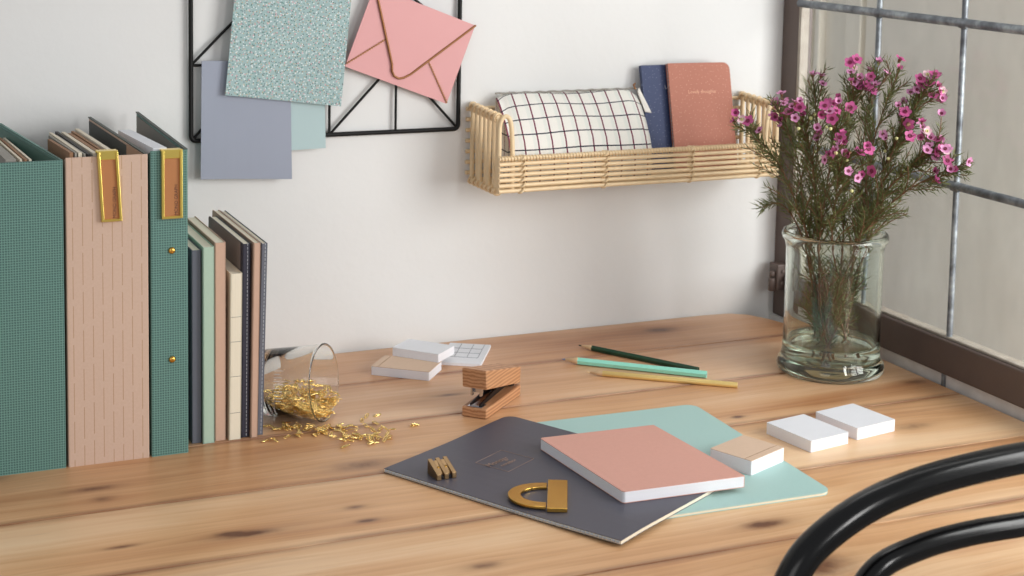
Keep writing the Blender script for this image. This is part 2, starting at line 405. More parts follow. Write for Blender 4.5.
m_bud = M('cream_green_bud', (216, 214, 150), .5)
m_papb = M('brown_paper', (150, 112, 82), .75); m_papg = M('grey_paper', (150, 146, 138), .75); m_papd = M('dark_board', (52, 50, 50), .7)
m_papc = M('cream_board', (222, 212, 192), .75)

# ================================================================ THE ROOM
ZT = 0.75
struct(MB().box(-2.6, 1.27, 0, .12, 0, 2.7).build('wall_back', m_wall))
struct(MB().box(-2.6, 1.5, -3.6, .12, -.05, 0).build('floor', m_floor))
XW = 1.268
struct(MB().box(XW-.006, XW+.10, -2.4, .12, 0, .742).build('wall_right', m_wall))
# steel window with leaded lights, its plane at X = 1.268
win = thing('window_1', 'steel framed leaded window', 'window'); del win['label']; del win['category']; struct(win)
W0, W1, ZB, ZTOP = -2.0, -.001, .762, 2.18
fb = MB()
fb.box(XW-.0015, XW+.022, W1-.040, W1, .742, ZTOP)            # jamb at the wall
fb.box(XW-.010, XW+.020, W0, W1-.040, .7645, .8075)          # bottom rail
fb.box(XW-.012, XW+.022, W0, W1, ZTOP, ZTOP+.045)
fb.box(XW-.012, XW+.022, W0-.04, W0, .742, ZTOP+.045)
fb.build('window_frame', m_brown, win, bevel=.002)
pt = MB()                                                    # bead of old putty and paint round the panes
pt.box(XW-.002, XW+.012, W1-.046, W1-.040, .8075, ZTOP); pt.box(XW-.004, XW+.012, W0, W1-.04, .8075, .8105)
pt.build('putty_bead', m_putty, win, bevel=.001)
vy = [-.221, -.387] + [-.387-.166*i for i in range(1, 10)]
hz = [.996, 1.194, 1.392, 1.590, 1.788, 1.986]
for y in vy:
    MB().tube([(XW, y, .81), (XW, y+.0005, 1.2), (XW, y, ZTOP)], .0038, 8).build('lead_came', m_lead, win)
for z in hz:
    o = MB().tube([(XW-.001, W1-.04, z), (XW-.001, -.6, z+.001), (XW-.001, W0, z)], .0055, 8)
    for y in vy: o.tube([(XW-.001, y+.007, z), (XW-.001, y+.004, z), (XW-.001, y-.004, z), (XW-.001, y-.007, z)], [.0057, .0068, .0068, .0057], 8)
    o.build('saddle_bar', m_lead, win)
MB().box(XW-.0012, XW+.0012, W0, W1-.04, .8075, ZTOP).build('glass_panes', m_pane, win)
sl = MB().box(XW-.004, XW+.02, W0, W1-.04, .742, .7645)
struct(sl.build('trim_1', m_sill, None, bevel=.001))
pl = MB()
for y in vy[:4]: pl.box(XW-.0075, XW-.004, y-.003, y+.003, .742, .7645)
struct(pl.build('trim_2', m_lead, None, bevel=.001))
hg = MB().box(XW-.018, XW+.001, -.036, -.014, .785, .822).tube([(XW-.021, -.027, .783), (XW-.021, -.027, .802)], .0052, 12).tube([(XW-.021, -.027, .804), (XW-.021, -.027, .812)], .0042, 12)
hg.tube([(XW-.009, -.0355, .795), (XW-.009, -.039, .795)], .004, 10).tube([(XW-.009, -.0355, .812), (XW-.009, -.039, .812)], .003, 10)
hg.build('hinge', m_brown, win, bevel=.002)
# what stands outside the window
struct(MB().box(1.70, 1.85, -.30, .345, -.3, 1.75).build('wall_outside', m_outwall))
bd = MB().box(1.72, 1.85, .345, 2.2, -.3, 1.9)
for y0_, y1_ in ((.36, .40), (.415, .46), (.54, .555), (.57, .72), (.80, .81)): bd.box(1.705, 1.722, y0_, y1_, -.3, 1.9)
struct(bd.build('wall_outside_boards', m_cream, bevel=.003))

# ================================================================ THE TABLE
def clip(poly, y0, y1):
    def half(p, f, inter):
        out = []
        for i in range(len(p)):
            a, b = p[i], p[(i+1) % len(p)]
            if f(a): out.append(a)
            if f(a) != f(b): out.append(inter(a, b))
        return out
    def at(yv): return lambda a, b: (a[0]+(b[0]-a[0])*(yv-a[1])/(b[1]-a[1]), yv)
    p = half(poly, lambda q: q[1] >= y0, at(y0))
    return half(p, lambda q: q[1] <= y1, at(y1)) if p else p
outline = [(-1.4, -.003), (-1.4, -.885), (1.258, -.885), (1.259, -.27), (1.255, -.2), (1.248, -.14), (1.238, -.085), (1.227, -.05), (1.212, -.021), (1.19, -.007), (1.15, -.003)]
tb = thing('table', 'worn pine plank table against the white wall under everything', 'table')
seams = [0.02, -.13, -.2767, -.4234, -.5701, -.7168, -.90]
top = MB()
for a, b in zip(seams[1:], seams[:-1]):
    p = clip(outline, a+.0010, b-.0010)
    top.prism(p, ZT-.030, ZT)
top.build('tabletop', m_table, tb, bevel=.0005)
MB().box(-1.36, 1.20, -.86, -.03, ZT-.034, ZT-.0305).build('batten_board', m_floor, tb)
ap = MB().box(-1.31, 1.16, -.845, -.825, .62, .7155).box(-1.31, 1.16, -.06, -.04, .62, .7155).box(-1.325, -1.305, -.82, -.06, .62, .7155).box(1.15, 1.17, -.82, -.06, .62, .7155)
ap.build('apron', m_walnut, tb, bevel=.002)
for x in (-1.315, 1.165):
    for y in (-.835, -.055):
        l = MB(); s0, s1 = .03, .02
        vs = [(x+sx*s, y+sy*s*.66, z) for z, s in ((.0, s1), (.62, s0), (.7155, s0)) for sx, sy in ((-1, -1), (1, -1), (1, 1), (-1, 1))]
        l.add(vs, [(3, 2, 1, 0), (8, 9, 10, 11)]+[(i*4+k, i*4+(k+1) % 4, (i+1)*4+(k+1) % 4, (i+1)*4+k) for i in range(2) for k in range(4)])
        l.build('leg', m_walnut, tb, bevel=.003)

# ================================================================ THE CHAIR
ch = thing('bentwood_chair', 'glossy black bentwood chair with double hoop back, in the foreground', 'chair', (.885, -.93, 0))
def hoop(pts):  # left half given from seat up to the crown; mirrored
    return pts+[(-x, y, z) for x, y, z in reversed(pts[:-1])]
def smooth(pts, n=6):
    P = [Vector(p) for p in pts]; out = []
    for i in range(len(P)-1):
        p0 = P[max(i-1, 0)]; p1 = P[i]; p2 = P[i+1]; p3 = P[min(i+2, len(P)-1)]
        for k in range(n):
            t = k/n
            out.append(.5*((2*p1)+(-p0+p2)*t+(2*p0-5*p1+4*p2-p3)*t*t+(-p0+3*p1-3*p2+p3)*t**3))
    out.append(P[-1]); return out
DX = .885
oh = [(-.185, .035, 0), (-.178, .045, .25), (-.182, .035, .46), (-.212, .005, .60), (-.234, -.012, .70), (-.2395, -.018, .765), (-.233, -.020, .806), (-.2195, -.020, .8390), (-.198, -.020, .8600), (-.160, -.020, .8790), (-.117, -.020, .8900), (-.069, -.020, .8960), (0, -.020, .8990)]
ih = [(-.135, .05, .455), (-.150, .025, .56), (-.168, -.005, .68), (-.176, -.015, .745), (-.171, -.020, .792), (-.146, -.020, .8275), (-.105, -.020, .8400), (-.056, -.020, .8440), (0, -.020, .8435)]
MB().tube(smooth(hoop(oh)), .0125, 20).build('outer_hoop', m_chair, ch)
MB().tube(smooth(hoop(ih)), .0098, 16).build('inner_hoop', m_chair, ch)
ring = [(.0+.205*cos(2*pi*k/40), .215+.20*sin(2*pi*k/40), .455) for k in range(40)]
MB().tube(ring, .018, 12, closed=True).build('seat_ring', m_chair, ch)
MB().prism([(.195*cos(2*pi*k/40), .215+.19*sin(2*pi*k/40)) for k in range(40)], .452, .462).build('seat', m_cane, ch)
for s in (-1, 1): MB().tube(smooth([(s*.15, .36, .45), (s*.17, .385, .3), (s*.175, .40, .1), (s*.19, .41, 0)]), .014, 14).build('leg', m_chair, ch)
MB().tube([(.168*cos(2*pi*k/40), .215+.165*sin(2*pi*k/40), .26) for k in range(40)], .009, 10, closed=True).build('leg_ring', m_chair, ch)

# ================================================================ BOXES AND THE ROW OF BOOKS
BD = .265
def file_box(name, label, x0, x1, outer, inner, ztop, zback, ql=0., qr=0., yf=-.294):
    t = thing(name, label, 'file box', (x0, yf, ZT)); w = x1-x0; h = ztop-ZT; hb = zback-ZT; d = BD; k = .0022
    s = MB()
    s.prism(rrect(0, w, 0, k, (.001,)*4, 2), 0, h)                                   # front
    for xa, q, hq, h0 in ((0, ql, hb-.085, h-.0015), (w-k, qr, hb, h)):             # sides as sloped plates, leaning in at the back
        s.add([(xa, k, 0), (xa+k, k, 0), (xa+k+q, d, 0), (xa+q, d, 0), (xa, k, h0), (xa+k, k, h0), (xa+k+q, d, hq), (xa+q, d, hq)],
              [(3, 2, 1, 0), (4, 5, 6, 7), (0, 1, 5, 4), (1, 2, 6, 5), (2, 3, 7, 6), (3, 0, 4, 7)])
    s.prism([(k, k), (w-k, k), (w-k+qr, d), (k+ql, d)], 0, k)
    s.box(k+ql, w-k+qr, d-k, d, k, hb*.45)
    s.build('shell', outer, t)
    l = MB()
    for xa, q, hq in ((k, ql, hb-.085), (w-k-.0009, qr, hb)):
        zo = .0035; q *= (d-.004)/d
        l.add([(xa, k+.004, k), (xa+.0009, k+.004, k), (xa+.0009+q, d-.004, k), (xa+q, d-.004, k), (xa, k+.004, h-zo), (xa+.0009, k+.004, h-zo), (xa+.0009+q, d-.004, hq-zo), (xa+q, d-.004, hq-zo)],
              [(3, 2, 1, 0), (4, 5, 6, 7), (0, 1, 5, 4), (1, 2, 6, 5), (2, 3, 7, 6), (3, 0, 4, 7)])
    l.build('lining', inner, t)
    return t
b1 = file_box('file_box', 'wide green gridded file box at the far left edge of the table', .118, .2300, m_green, m_greenp, 1.0668, 1.068, .0, -.030)
b2 = file_box('file_box', 'pink file box with dashed lines and a brass label holder', .2325, .3140, [m_pinkd, ], m_darkl, 1.0685, 1.0705, -.02, -.014)
b3 = file_box('file_box', 'narrow green gridded file box with two brass rivets and label holder', .3165, .3548, m_green, m_greyl, 1.0712, 1.0745, -.010, .000)
# the pink fold that covers the front of the pink box's lining
MB().add([(.0772, .004, .02), (.0778, .004, .02), (.0738, .080, .02), (.0732, .080, .02), (.0772, .004, .3180), (.0778, .004, .3180), (.0738, .072, .3186), (.0732, .072, .3186)],
         [(3, 2, 1, 0), (4, 5, 6, 7), (0, 1, 5, 4), (1, 2, 6, 5), (2, 3, 7, 6), (3, 0, 4, 7)]).build('inner_fold', m_pinkl, b2)
# bound top edges of the right side walls
for bx, w_, q_, ha, hb_ in ((b2, .0815, -.014, .3185, .3205), (b3, .0383, 0., .3212, .3245)):
    MB().add([(w_-.0032, .002, ha-.0005), (w_+.0002, .002, ha-.0005), (w_+.0002+q_, BD, hb_-.0005), (w_-.0032+q_, BD, hb_-.0005), (w_-.0032, .002, ha+.0008), (w_+.0002, .002, ha+.0008), (w_+.0002+q_, BD, hb_+.0008), (w_-.0032+q_, BD, hb_+.0008)],
             [(3, 2, 1, 0), (4, 5, 6, 7), (0, 1, 5, 4), (1, 2, 6, 5), (2, 3, 7, 6), (3, 0, 4, 7)]).build('edge_band', m_greyb, bx)
def label_holder(box, x0, x1, z0, z1, shear, brass):
    # local coordinates of the box; front face at y = 0
    p = thing('label_holder', '', ''); del p['label']; del p['category']; p.parent = box
    def q(x, z): return x + shear*(z1-z)/(z1-z0)
    def strip(m, xa, xb, za, zb, ya, yb):
        m.add([(q(xa, za), ya, za), (q(xb, za), ya, za), (q(xb, zb), ya, zb), (q(xa, zb), ya, zb), (q(xa, za), yb, za), (q(xb, za), yb, za), (q(xb, zb), yb, zb), (q(xa, zb), yb, zb)],
              [(0, 1, 2, 3), (7, 6, 5, 4), (4, 5, 1, 0), (5, 6, 2, 1), (6, 7, 3, 2), (7, 4, 0, 3)])
    f = MB(); w = .0028
    strip(f, x0, x0+w, z0, z1, -.0042, -.0004); strip(f, x1-w, x1, z0, z1, -.0042, -.0004)
    strip(f, x0, x1, z0, z0+w*.9, -.0046, -.0004); strip(f, x0, x1, z1-.0085, z1, -.0030, -.0004)
    strip(f, x0, x1, z1-.001, z1+.0006, -.0030, .0080); strip(f, x0, x1, z1-.012, z1, .0068, .0080)
    f.build('brass_frame', brass, p, bevel=.0005)
    c = MB(); strip(c, x0+w, x1-w, z0+w*.9, z1-.0085, -.0020, -.0004); c.build('card_label', m_tag, p)
    tz = z0+.019; tx = q(x1-w-.0035, tz)
    text('MONO GRAPH', .0048, m_ink, p, Matrix.Translation((tx, -.0022, tz)) @ Matrix.Rotation(radians(90), 4, 'X') @ Matrix.Rotation(radians(90), 4, 'Z'))
    return p
label_holder(b2, .263-.2325, .2835-.2325, .252, .3236, .004, m_brassl)
label_holder(b3, .3272-.3165, .3487-.3165, .251, .3217, .000, m_brassl)
for z in (.967, .852):
    MB().lathe([(0, .0024), (.0016, .0023), (.0030, .0016), (.0036, .0006), (.0036, 0), (0, 0)], 20, M_=Matrix.Translation((.338-.3165, 0, z-ZT)) @ Matrix.Rotation(radians(90), 4, 'X')).build('rivet', m_brass, b3)
# papers standing in the boxes
def sheet(name, label, cat, x, y0, y1, ztop, t, mat, group=None, drop=.004):
    o = MB().add([(0, 0, 0), (t, 0, 0), (t, y1-y0, 0), (0, y1-y0, 0), (0, 0, ztop-ZT-.003), (t, 0, ztop-ZT-.003), (t, y1-y0, ztop-ZT-.003-drop), (0, y1-y0, ztop-ZT-.003-drop)],
                 [(3, 2, 1, 0), (4, 5, 6, 7), (0, 1, 5, 4), (1, 2, 6, 5), (2, 3, 7, 6), (3, 0, 4, 7)]).build(name, mat)
    o.location = (x, y0, ZT+.003); return tag(o, label, cat, group)
for i, (x, m, zt, lab) in enumerate([(.176, m_papg, 1.069, 'grey card, leftmost sheet showing in the wide green file box'), (.1895, m_papc, 1.0685, 'cream card second from left in the wide green file box'),
                       (.194, m_papb, 1.0682, 'brown card between two cream cards in the wide green file box'), (.1985, m_papc, 1.068, 'cream card nearest the bare right side of the wide green file box')]):
    sheet('card', lab, 'card', x, -.289, -.06, zt, .0022 if i else .010, m, 'cards in the wide green file box', .012)
for x, y1, t, m, zt, lab in [(.2375, -.13, .0034, m_papb, 1.073, 'brown folder, leftmost paper in the pink file box'), (.2425, -.10, .0020, m_papg, 1.0725, 'thin grey paper beside the brown folder in the pink box'),
                             (.2460, -.08, .0034, m_papc, 1.0725, 'cream paper before the black board in the pink box'), (.2512, -.09, .0020, m_papg, 1.071, 'grey paper left of the black board in the pink box'),
                             (.2552, -.06, .0030, m_papd, 1.0705, 'black board among the papers in the pink box'), (.2605, -.07, .0040, m_papc, 1.0712, 'pale paper right of the black board in the pink box'),
                             (.2665, -.08, .0040, m_papb, 1.0708, 'brown paper behind the brass holder in the pink box'), (.2730, -.06, .0028, m_papb, 1.0702, 'second brown paper behind the brass holder in the pink box'),
                             (.2785, -.05, .0045, m_papc, 1.0712, 'cream board, rightmost paper in the pink file box')]:
    sheet('folder', lab, 'paper', x, -.289, y1, zt, t, m, 'papers in the pink file box', .010)
sheet('paper_stack', 'white paper stack standing in the narrow green file box', 'paper', .3205, -.2885, -.09, 1.0735, .014, m_white, None, .010)

def notebook(name, label, cat, w, h, t, cover, page, mw, rc=.004, ct=.0007, inset=.002, group=None, stitch=False, flip=False, shear=0.):
    # local: x from the spine to the fore-edge, y up the page, z thickness
    o = thing(name, label, cat, group=group); o.matrix_world = mw
    c = MB(); r = (.0005, rc, rc, .0005)
    c.prism(rrect(0, w, 0, h, r), 0, ct); c.prism(rrect(0, w, 0, h, r), t-ct, t); c.box(0, ct*1.3, .0004, h-.0004, ct*.5, t-ct*.5)
    c.build('cover', cover, o)
    MB().prism(rrect(ct*1.3, w-inset*.5, inset*.5, h-inset*.5, (.0003, rc, rc, .0003)), ct, t-ct).build('pages', page, o)
    if stitch:
        s = MB(); n = int(h/.0042)
        for i in range(n): s.tube([(-.0002, .002+i*h/n, t*.62), (-.0002, .002+(i+.66)*h/n, t*.62)], .0004, 5)
        s.build('spine_stitching', m_stitch, o)
    if shear:
        for q in o.children: q.data.transform(Matrix(((1, shear, 0, 0), (0, 1, 0, 0), (0, 0, 1, 0), (0, 0, 0, 1))))
    if flip:   # spine on the far side
        for q in o.children:
            q.data.transform(Matrix.Translation((w, 0, 0)) @ Matrix.Scale(-1, 4, (1, 0, 0))); q.data.flip_normals()
    return o
ROW = Matrix(((0, 0, 1), (1, 0, 0), (0, 1, 0))).to_4x4()
def row_book(label, x0, t, y0, d, ztop, cover, page, lean=0., **kw):
    mw = Matrix.Translation((x0, y0, ZT)) @ Matrix.Rotation(lean, 4, 'Y') @ ROW
    return notebook('notebook', label, 'notebook', d, ztop-ZT, t, cover, page, mw, group=None, **kw)
row_book('slate grey notebook first in the row beside the narrow green file box', .3640, .0098, -.270, .15, .960, m_slate, m_creamp)
row_book('pale mint notebook between the slate grey and the dusty pink notebooks', .3748, .0118, -.275, .15, .9635, m_mints, m_creamp)
row_book('thick dusty pink notebook between the mint and the cream ones', .3884, .0114, -.271, .146, .9665, m_pinks, m_creamp)
cb = row_book('short cream notebook, lowest of the books in the row', .4030, .0125, -.2735, .08, .9325, m_creamp, m_creamp, radians(.5))
for z in (.03, .07, .108, .135): MB().tube([(-.0002, z, .0005), (-.0002, z, .012)], .0003, 4).build('spine_thread', m_papg, cb)
row_book('blue-black notebook with pale stitched spine and grey cover behind the cream one', .4172, .0082, -.270, .157, .9630, [m_navys], m_creamp, radians(.4), stitch=True)
MB().prism(rrect(.0095, .157, 0, .2128, (0, .004, .004, 0)), -.0004, -.0001).build('cover_paper', m_gcover, bpy.data.objects['notebook.004'])
row_book('slim pink notebook between two dark stitched ones in the row', .4266, .0072, -.274, .19, .9640, m_pinks, m_creamp, radians(.8))
row_book('dark notebook with stitched spine, rightmost of the standing row', .4350, .0062, -.268, .19, .9615, [m_slate], m_creamp, radians(1.3), stitch=True)

# ================================================================ ON THE WALL
gr = thing('wire_memo_grid', 'black wire memo grid with diagonal bars hanging on the white wall', 'memo board', (.4222, -.006, 1.0335))
GW, GH = .348, .36
R = .006
def arcc(cx, cz, a0, r=R): return [(cx+r*cos(a0+k*pi/8), 0, cz+r*sin(a0+k*pi/8)) for k in range(5)]
MB().tube(arcc(R, R, pi)+arcc(GW-R, R, 1.5*pi)+arcc(GW-R, GH-R, 0)+arcc(R, GH-R, .5*pi), .0029, 10, closed=True).build('outer_frame', m_black, gr)
C2 = GW/2
def bar(a, b): MB().tube([(a[0], .0, a[1]), (b[0], .0, b[1])], .0017, 8).build('bar', m_black, gr)
bar((C2, 0), (C2, GH)); bar((0, .092), (C2, .092)); bar((0, .18), (GW, .18)); bar((.262, 0), (.262, .092)); bar((.262, .19), (.262, GH))
bar((C2, 0), (.262, .092)); bar((GW, 0), (.262, .092)); bar((0, 0), (.087, .092)); bar((0, .092), (.087, .18)); bar((.174, .092), (.087, .18))
bar((.262, .188), (GW, .12)); bar((0, .27), (C2, .27)); bar((0, .18), (.087, .27)); bar((C2, .18), (.262, .27)); bar((GW, .18), (.262, .27)); bar((0, .36), (C2, .27)); bar((C2, .27), (GW, .36))
def card(name, label, cat, pts, y, t, mat, bow=0.):
    cx = sum(p[0] for p in pts)/4; cz = sum(p[1] for p in pts)/4; n = 8; vs = []; fs = []
    for side in (0, 1):
        for j in range(n+1):
            for i in range(n+1):
                u, v = i/n, j/n
                x = (pts[0][0]*(1-u)+pts[1][0]*u)*(1-v)+(pts[3][0]*(1-u)+pts[2][0]*u)*v; z = (pts[0][1]*(1-u)+pts[1][1]*u)*(1-v)+(pts[3][1]*(1-u)+pts[2][1]*u)*v
                vs.append((x-cx, -side*t - bow*(abs(2*u-1)**2)*(1-v) , z-cz))
    N = (n+1)**2
    for j in range(n):
        for i in range(n):
            a = j*(n+1)+i; fs.append((a, a+n+1, a+n+2, a+1)); fs.append((N+a, N+a+1, N+a+n+2, N+a+n+1))
    rim = [i for i in range(n+1)]+[j*(n+1)+n for j in range(1, n+1)]+[n*(n+1)+i for i in range(n-1, -1, -1)]+[j*(n+1) for j in range(n-1, 0, -1)]
    for k in range(len(rim)):
        a, b = rim[k], rim[(k+1) % len(rim)]; fs.append((a, b, N+b, N+a))
    m = MB().add(vs, fs)
    o = m.build(name, mat, merge=True); o.location = (cx+y*.26, y, cz-y*.28); return tag(o, label, cat)
card('card', 'small pale teal card peeking out right of the blue-grey card', 'card', [(.50, 1.013), (.5925, 1.015), (.5915, 1.075), (.50, 1.075)], -.0105, .0006, m_paleteal, .001)
card('card', 'plain blue-grey square card hanging lowest on the wire grid', 'card', [(.4350, .984), (.5488, .978), (.5465, 1.125), (.4370, 1.128)], -.013, .0008, m_bluecard, .002)
card('dotted_paper_sheet', 'pale teal paper with confetti dots pinned over the blue-grey card', 'paper', [(.4650, 1.085), (.6110, 1.066), (.6275, 1.235), (.4810, 1.245)], -.018, .0008, m_dots, .003)
# envelope
en = thing('envelope', 'pink envelope with bronze trimmed flap hanging tilted on the wire grid', 'envelope', (.6135, -.013, 1.120))
ex = Vector((.137, -.052)); L = ex.length; ex.normalize(); ang = atan2(ex.y, ex.x)
HH = .1075
en.rotation_euler = (0, -ang, 0)
def E2(X, Z): # world offsets to envelope local
    d = Vector((X-.617, Z-1.117)); return (d.dot(ex), d.dot(Vector((-ex.y, ex.x))))
def flat(m, poly, y0, y1): # polygon in local x,z ; thickness along y
    return m.prism([(x, z) for x, z in poly], y0, y1, M_=Matrix(((1, 0, 0), (0, 0, 1), (0, 1, 0))).to_4x4())
flat(MB(), rrect(0, L, 0, HH, (.001,)*4, 2), -.0008, 0).build('body', m_env, en)
V1 = E2(.685, 1.101); S1 = E2(.670, 1.150); S2 = E2(.728, 1.121)
flat(MB(), [(0, .004), S1, (0, HH-.002)], -.0011, -.0008).build('side_flap', m_env, en)
flat(MB(), [(L, .004), (L, HH-.002), S2], -.0011, -.0008).build('side_flap', m_env, en)
vx, vz = V1
tipc = [(vx-.012, vz+.014), (vx-.009, vz+.006), (vx-.004, vz+.001), (vx+.003, vz), (vx+.009, vz+.003), (vx+.016, vz+.010)]
flat(MB(), [(0, HH)]+tipc+[(L, HH)], -.0022, -.0013).build('flap', m_env, en)
def rope(pts, y, r, name):
    m = MB(); P = [Vector((a, y, b)) for a, b in pts]; pos = 0
    m.tube(P, r, 6)
    tot = sum((P[i+1]-P[i]).length for i in range(len(P)-1)); s = 0
    while s < tot:
        d = s; i = 0
        while i < len(P)-2 and d > (P[i+1]-P[i]).length: d -= (P[i+1]-P[i]).length; i += 1
        q = P[i]+(P[i+1]-P[i]).normalized()*d
        m.box(q.x-.0010, q.x+.0010, y-.0009, y+.0002, q.z-.0010, q.z+.0010); s += .0034
    return m.build(name, m_edge, en)
rope([(.0, HH)]+tipc+[(L, HH)], -.0026, .0015, 'flap_trim')
rope([(.001, .005), S1], -.0014, .0007, 'seam_trim'); rope([(L-.001, .002), S2], -.0014, .0007, 'seam_trim')

# ================================================================ RATTAN SHELF
BX0, BX1, BY, BZ = .790, 1.200, -.095, .9650
rk = thing('rattan_wall_basket', 'pale rattan wall shelf basket holding a pouch and two notebooks', 'basket', (BX0, 0, BZ))
BL = BX1-BX0
def wrap(m, a, b, r, n):  # binding turns round a rod from a to b
    a, b = Vector(a), Vector(b); ax = (b-a).normalized(); u = ax.orthogonal().normalized(); w = ax.cross(u)
    pts = [a+(b-a)*(k/(n*8))+(u*cos(2*pi*k/8)+w*sin(2*pi*k/8))*r for k in range(n*8+1)]
    m.tube(pts, .0011, 5)
for side, xo in ((0, 0.), (1, BL)):
    e = MB(); n = 7
    e.tube([(xo, -.003, 0), (xo, BY, 0)], .0032, 10); e.tube([(xo, -.003, .100), (xo, BY+.002, .094)], .0034, 10)
    for i in range(n):
        y = -.008+(BY+.012)*i/(n-1); e.tube([(xo+(.0025 if i % 2 else -.0005), y, -.002), (xo, y, .098-.004*i/n)], .0031, 8)
    ep = e.build('end_panel', m_rattan, rk)
    bb = MB(); b2_ = MB()
    for i in range(n):
        y = -.008+(BY+.012)*i/(n-1)
        bb.tube([(xo+.0055*cos(a), y+.0014*sin(a*2), .097-.004*i/n+.0055*sin(a)) for a in [2*pi*k/12 for k in range(12)]], .0016, 6, closed=True)
        b2_.tube([(xo+.0050*cos(a), y+.0014*sin(a*2), .0005+.0050*sin(a)) for a in [2*pi*k/12 for k in range(12)]], .0014, 6, closed=True)
    bb.build('binding', m_bind, ep); b2_.build('binding', m_bind, ep)
    # the curved corner rod running down to the front rail
    s = 1 if side == 0 else -1
    MB().tube(smooth([(xo, BY+.001, .0), (xo-.0, BY-.001, .050), (xo+s*.001, BY, .085), (xo+s*.008, BY-.001, .096), (xo+s*.015, BY-.002, .086), (xo+s*.018, BY-.002, .044), (xo+s*.018, BY-.002, -.001)]), .0030, 8).build('corner_rod', m_rattan, rk)
zr = [.0015+.00685*i for i in range(7)]
for z in zr: MB().tube([(-.002, BY-.0055, z), (BL*.3, BY-.0055, z+.0004), (BL*.7, BY-.0055, z-.0004), (BL+.002, BY-.0055, z)], .0027, 8).build('front_rail', m_rattan, rk)
for x in (.030, .1475, .275, BL-.03):
    b_ = MB(); b_.tube([(x, BY-.001, -.003), (x, BY-.001, .046)], .003, 8)
    for k, z in enumerate(zr): b_.tube([(x+.0042*cos(a)*.8+(.0006 if k % 2 else -.0006), BY-.0055+.0045*sin(a), z+.003*cos(a)) for a in [2*pi*j/10 for j in range(10)]], .0014, 5, closed=True)
    b_.build('front_binding', m_bind, rk)
tb_ = MB(); wrap(tb_, (0, BY-.0055, zr[-1]), (BL, BY-.0055, zr[-1]), .0030, 95); tb_.build('rim_binding', m_bind, rk)
for i in range(9): MB().tube([(-.001, -.006+(BY+.006)*i/8, .0005), (BL+.001, -.006+(BY+.006)*i/8, .0005)], .0026, 8).build('floor_rod', m_rattan, rk)
for i in range(7):
    MB().tube([(-.0075, -.0035, .010+.0140*i), (BL+.0005, -.0035, .010+.0140*i)], .0027, 8).build('back_rail', m_rattan, rk)
# pouch
pz = BZ+.0040
cs = [(-.086, pz+.001), (-.0885, pz+.018), (-.087, pz+.036), (-.078, pz+.056), (-.060, pz+.078), (-.040, pz+.096), (-.022, pz+.108), (-.0125, pz+.110), (-.0100, pz+.102), (-.0098, pz+.060), (-.0098, pz+.003), (-.045, pz)]
def loft(cs, x0, x1, n, jitter):
    me_v = []; uvs = []; per = [0]
    for a, b in zip(cs, cs[1:]+cs[:1]): per.append(per[-1]+sqrt((a[0]-b[0])**2+(a[1]-b[1])**2))
    cy = sum(c[0] for c in cs)/len(cs); cz = pz+.035
    fs = []; m = len(cs)
    for i in range(n+1):
        u = i/n; e = min(u, 1-u)*n; k = 1-.10*max(0, 1-e/2.0)**2
        for j, (y, z) in enumerate(cs):
            dz = jitter*sin(u*9+j)*(.0015); y2 = cy+(y-cy)*k; z2 = cz+(z-cz)*k if j not in (0, 10, 11) else z
            me_v.append((x0+(x1-x0)*u+(y2+.02)*.10, y2, max(z2+dz*(1 if j in (3, 4, 5, 6, 7) else 0), pz)))
    for i in range(n):
        for j in range(m):
            j2 = (j+1) % m; fs.append((i*m+j, (i+1)*m+j, (i+1)*m+j2, i*m+j2))
            uvs.append([(u_*(x1-x0), v_) for u_, v_ in ((i/n, per[j]), ((i+1)/n, per[j]), ((i+1)/n, per[j+1]), (i/n, per[j+1]))])
    fs.append(tuple(range(m-1, -1, -1))); fs.append(tuple(n*m+k for k in range(m)))
    uvs.append([(cs[k][0], cs[k][1]) for k in range(m-1, -1, -1)]); uvs.append([(cs[k][0], cs[k][1]) for k in range(m)])
    return me_v, fs, uvs
pv, pf, puv = loft(cs, .818, 1.022, 22, 1)
po = thing('zip_pouch', 'cream zip pouch with plum and navy check lying in the basket', 'pouch', (.92, -.05, pz))
mm = MB().add([(x-.92, y+.05, z-pz) for x, y, z in pv], pf, True)
pb = mm.build('pouch_body', m_check, po)
ul = pb.data.uv_layers.new(name='UVMap'); li = 0
for poly, uu in zip(pb.data.polygons, puv):
    for k, lp in enumerate(poly.loop_indices): ul.data[lp].uv = uu[k]
zt_ = MB().tube([(.817-.92+i*.209/40, .05-.0175+.0006*sin(i), .1105+.0006*sin(i*1.7)) for i in range(41)], .0013, 6); zt_.build('zip', m_papg, po)
ft = MB().prism([(0, 0), (.003, .006), (.012, -.018), (.016, -.030), (.006, -.028)], -.0012, .0012, M_=Matrix.Translation((1.020-.92, .05-.030, .1075)) @ Matrix.Rotation(radians(68), 4, 'X'))
ft.build('zip_end_tab', m_cotton, po, bevel=.0008); MB().tube([(1.021-.92, .05-.022, .110), (1.019-.92, .05-.020, .116), (1.0225-.92, .05-.018, .117)], .0012, 6).build('zip_puller', m_edge, po)
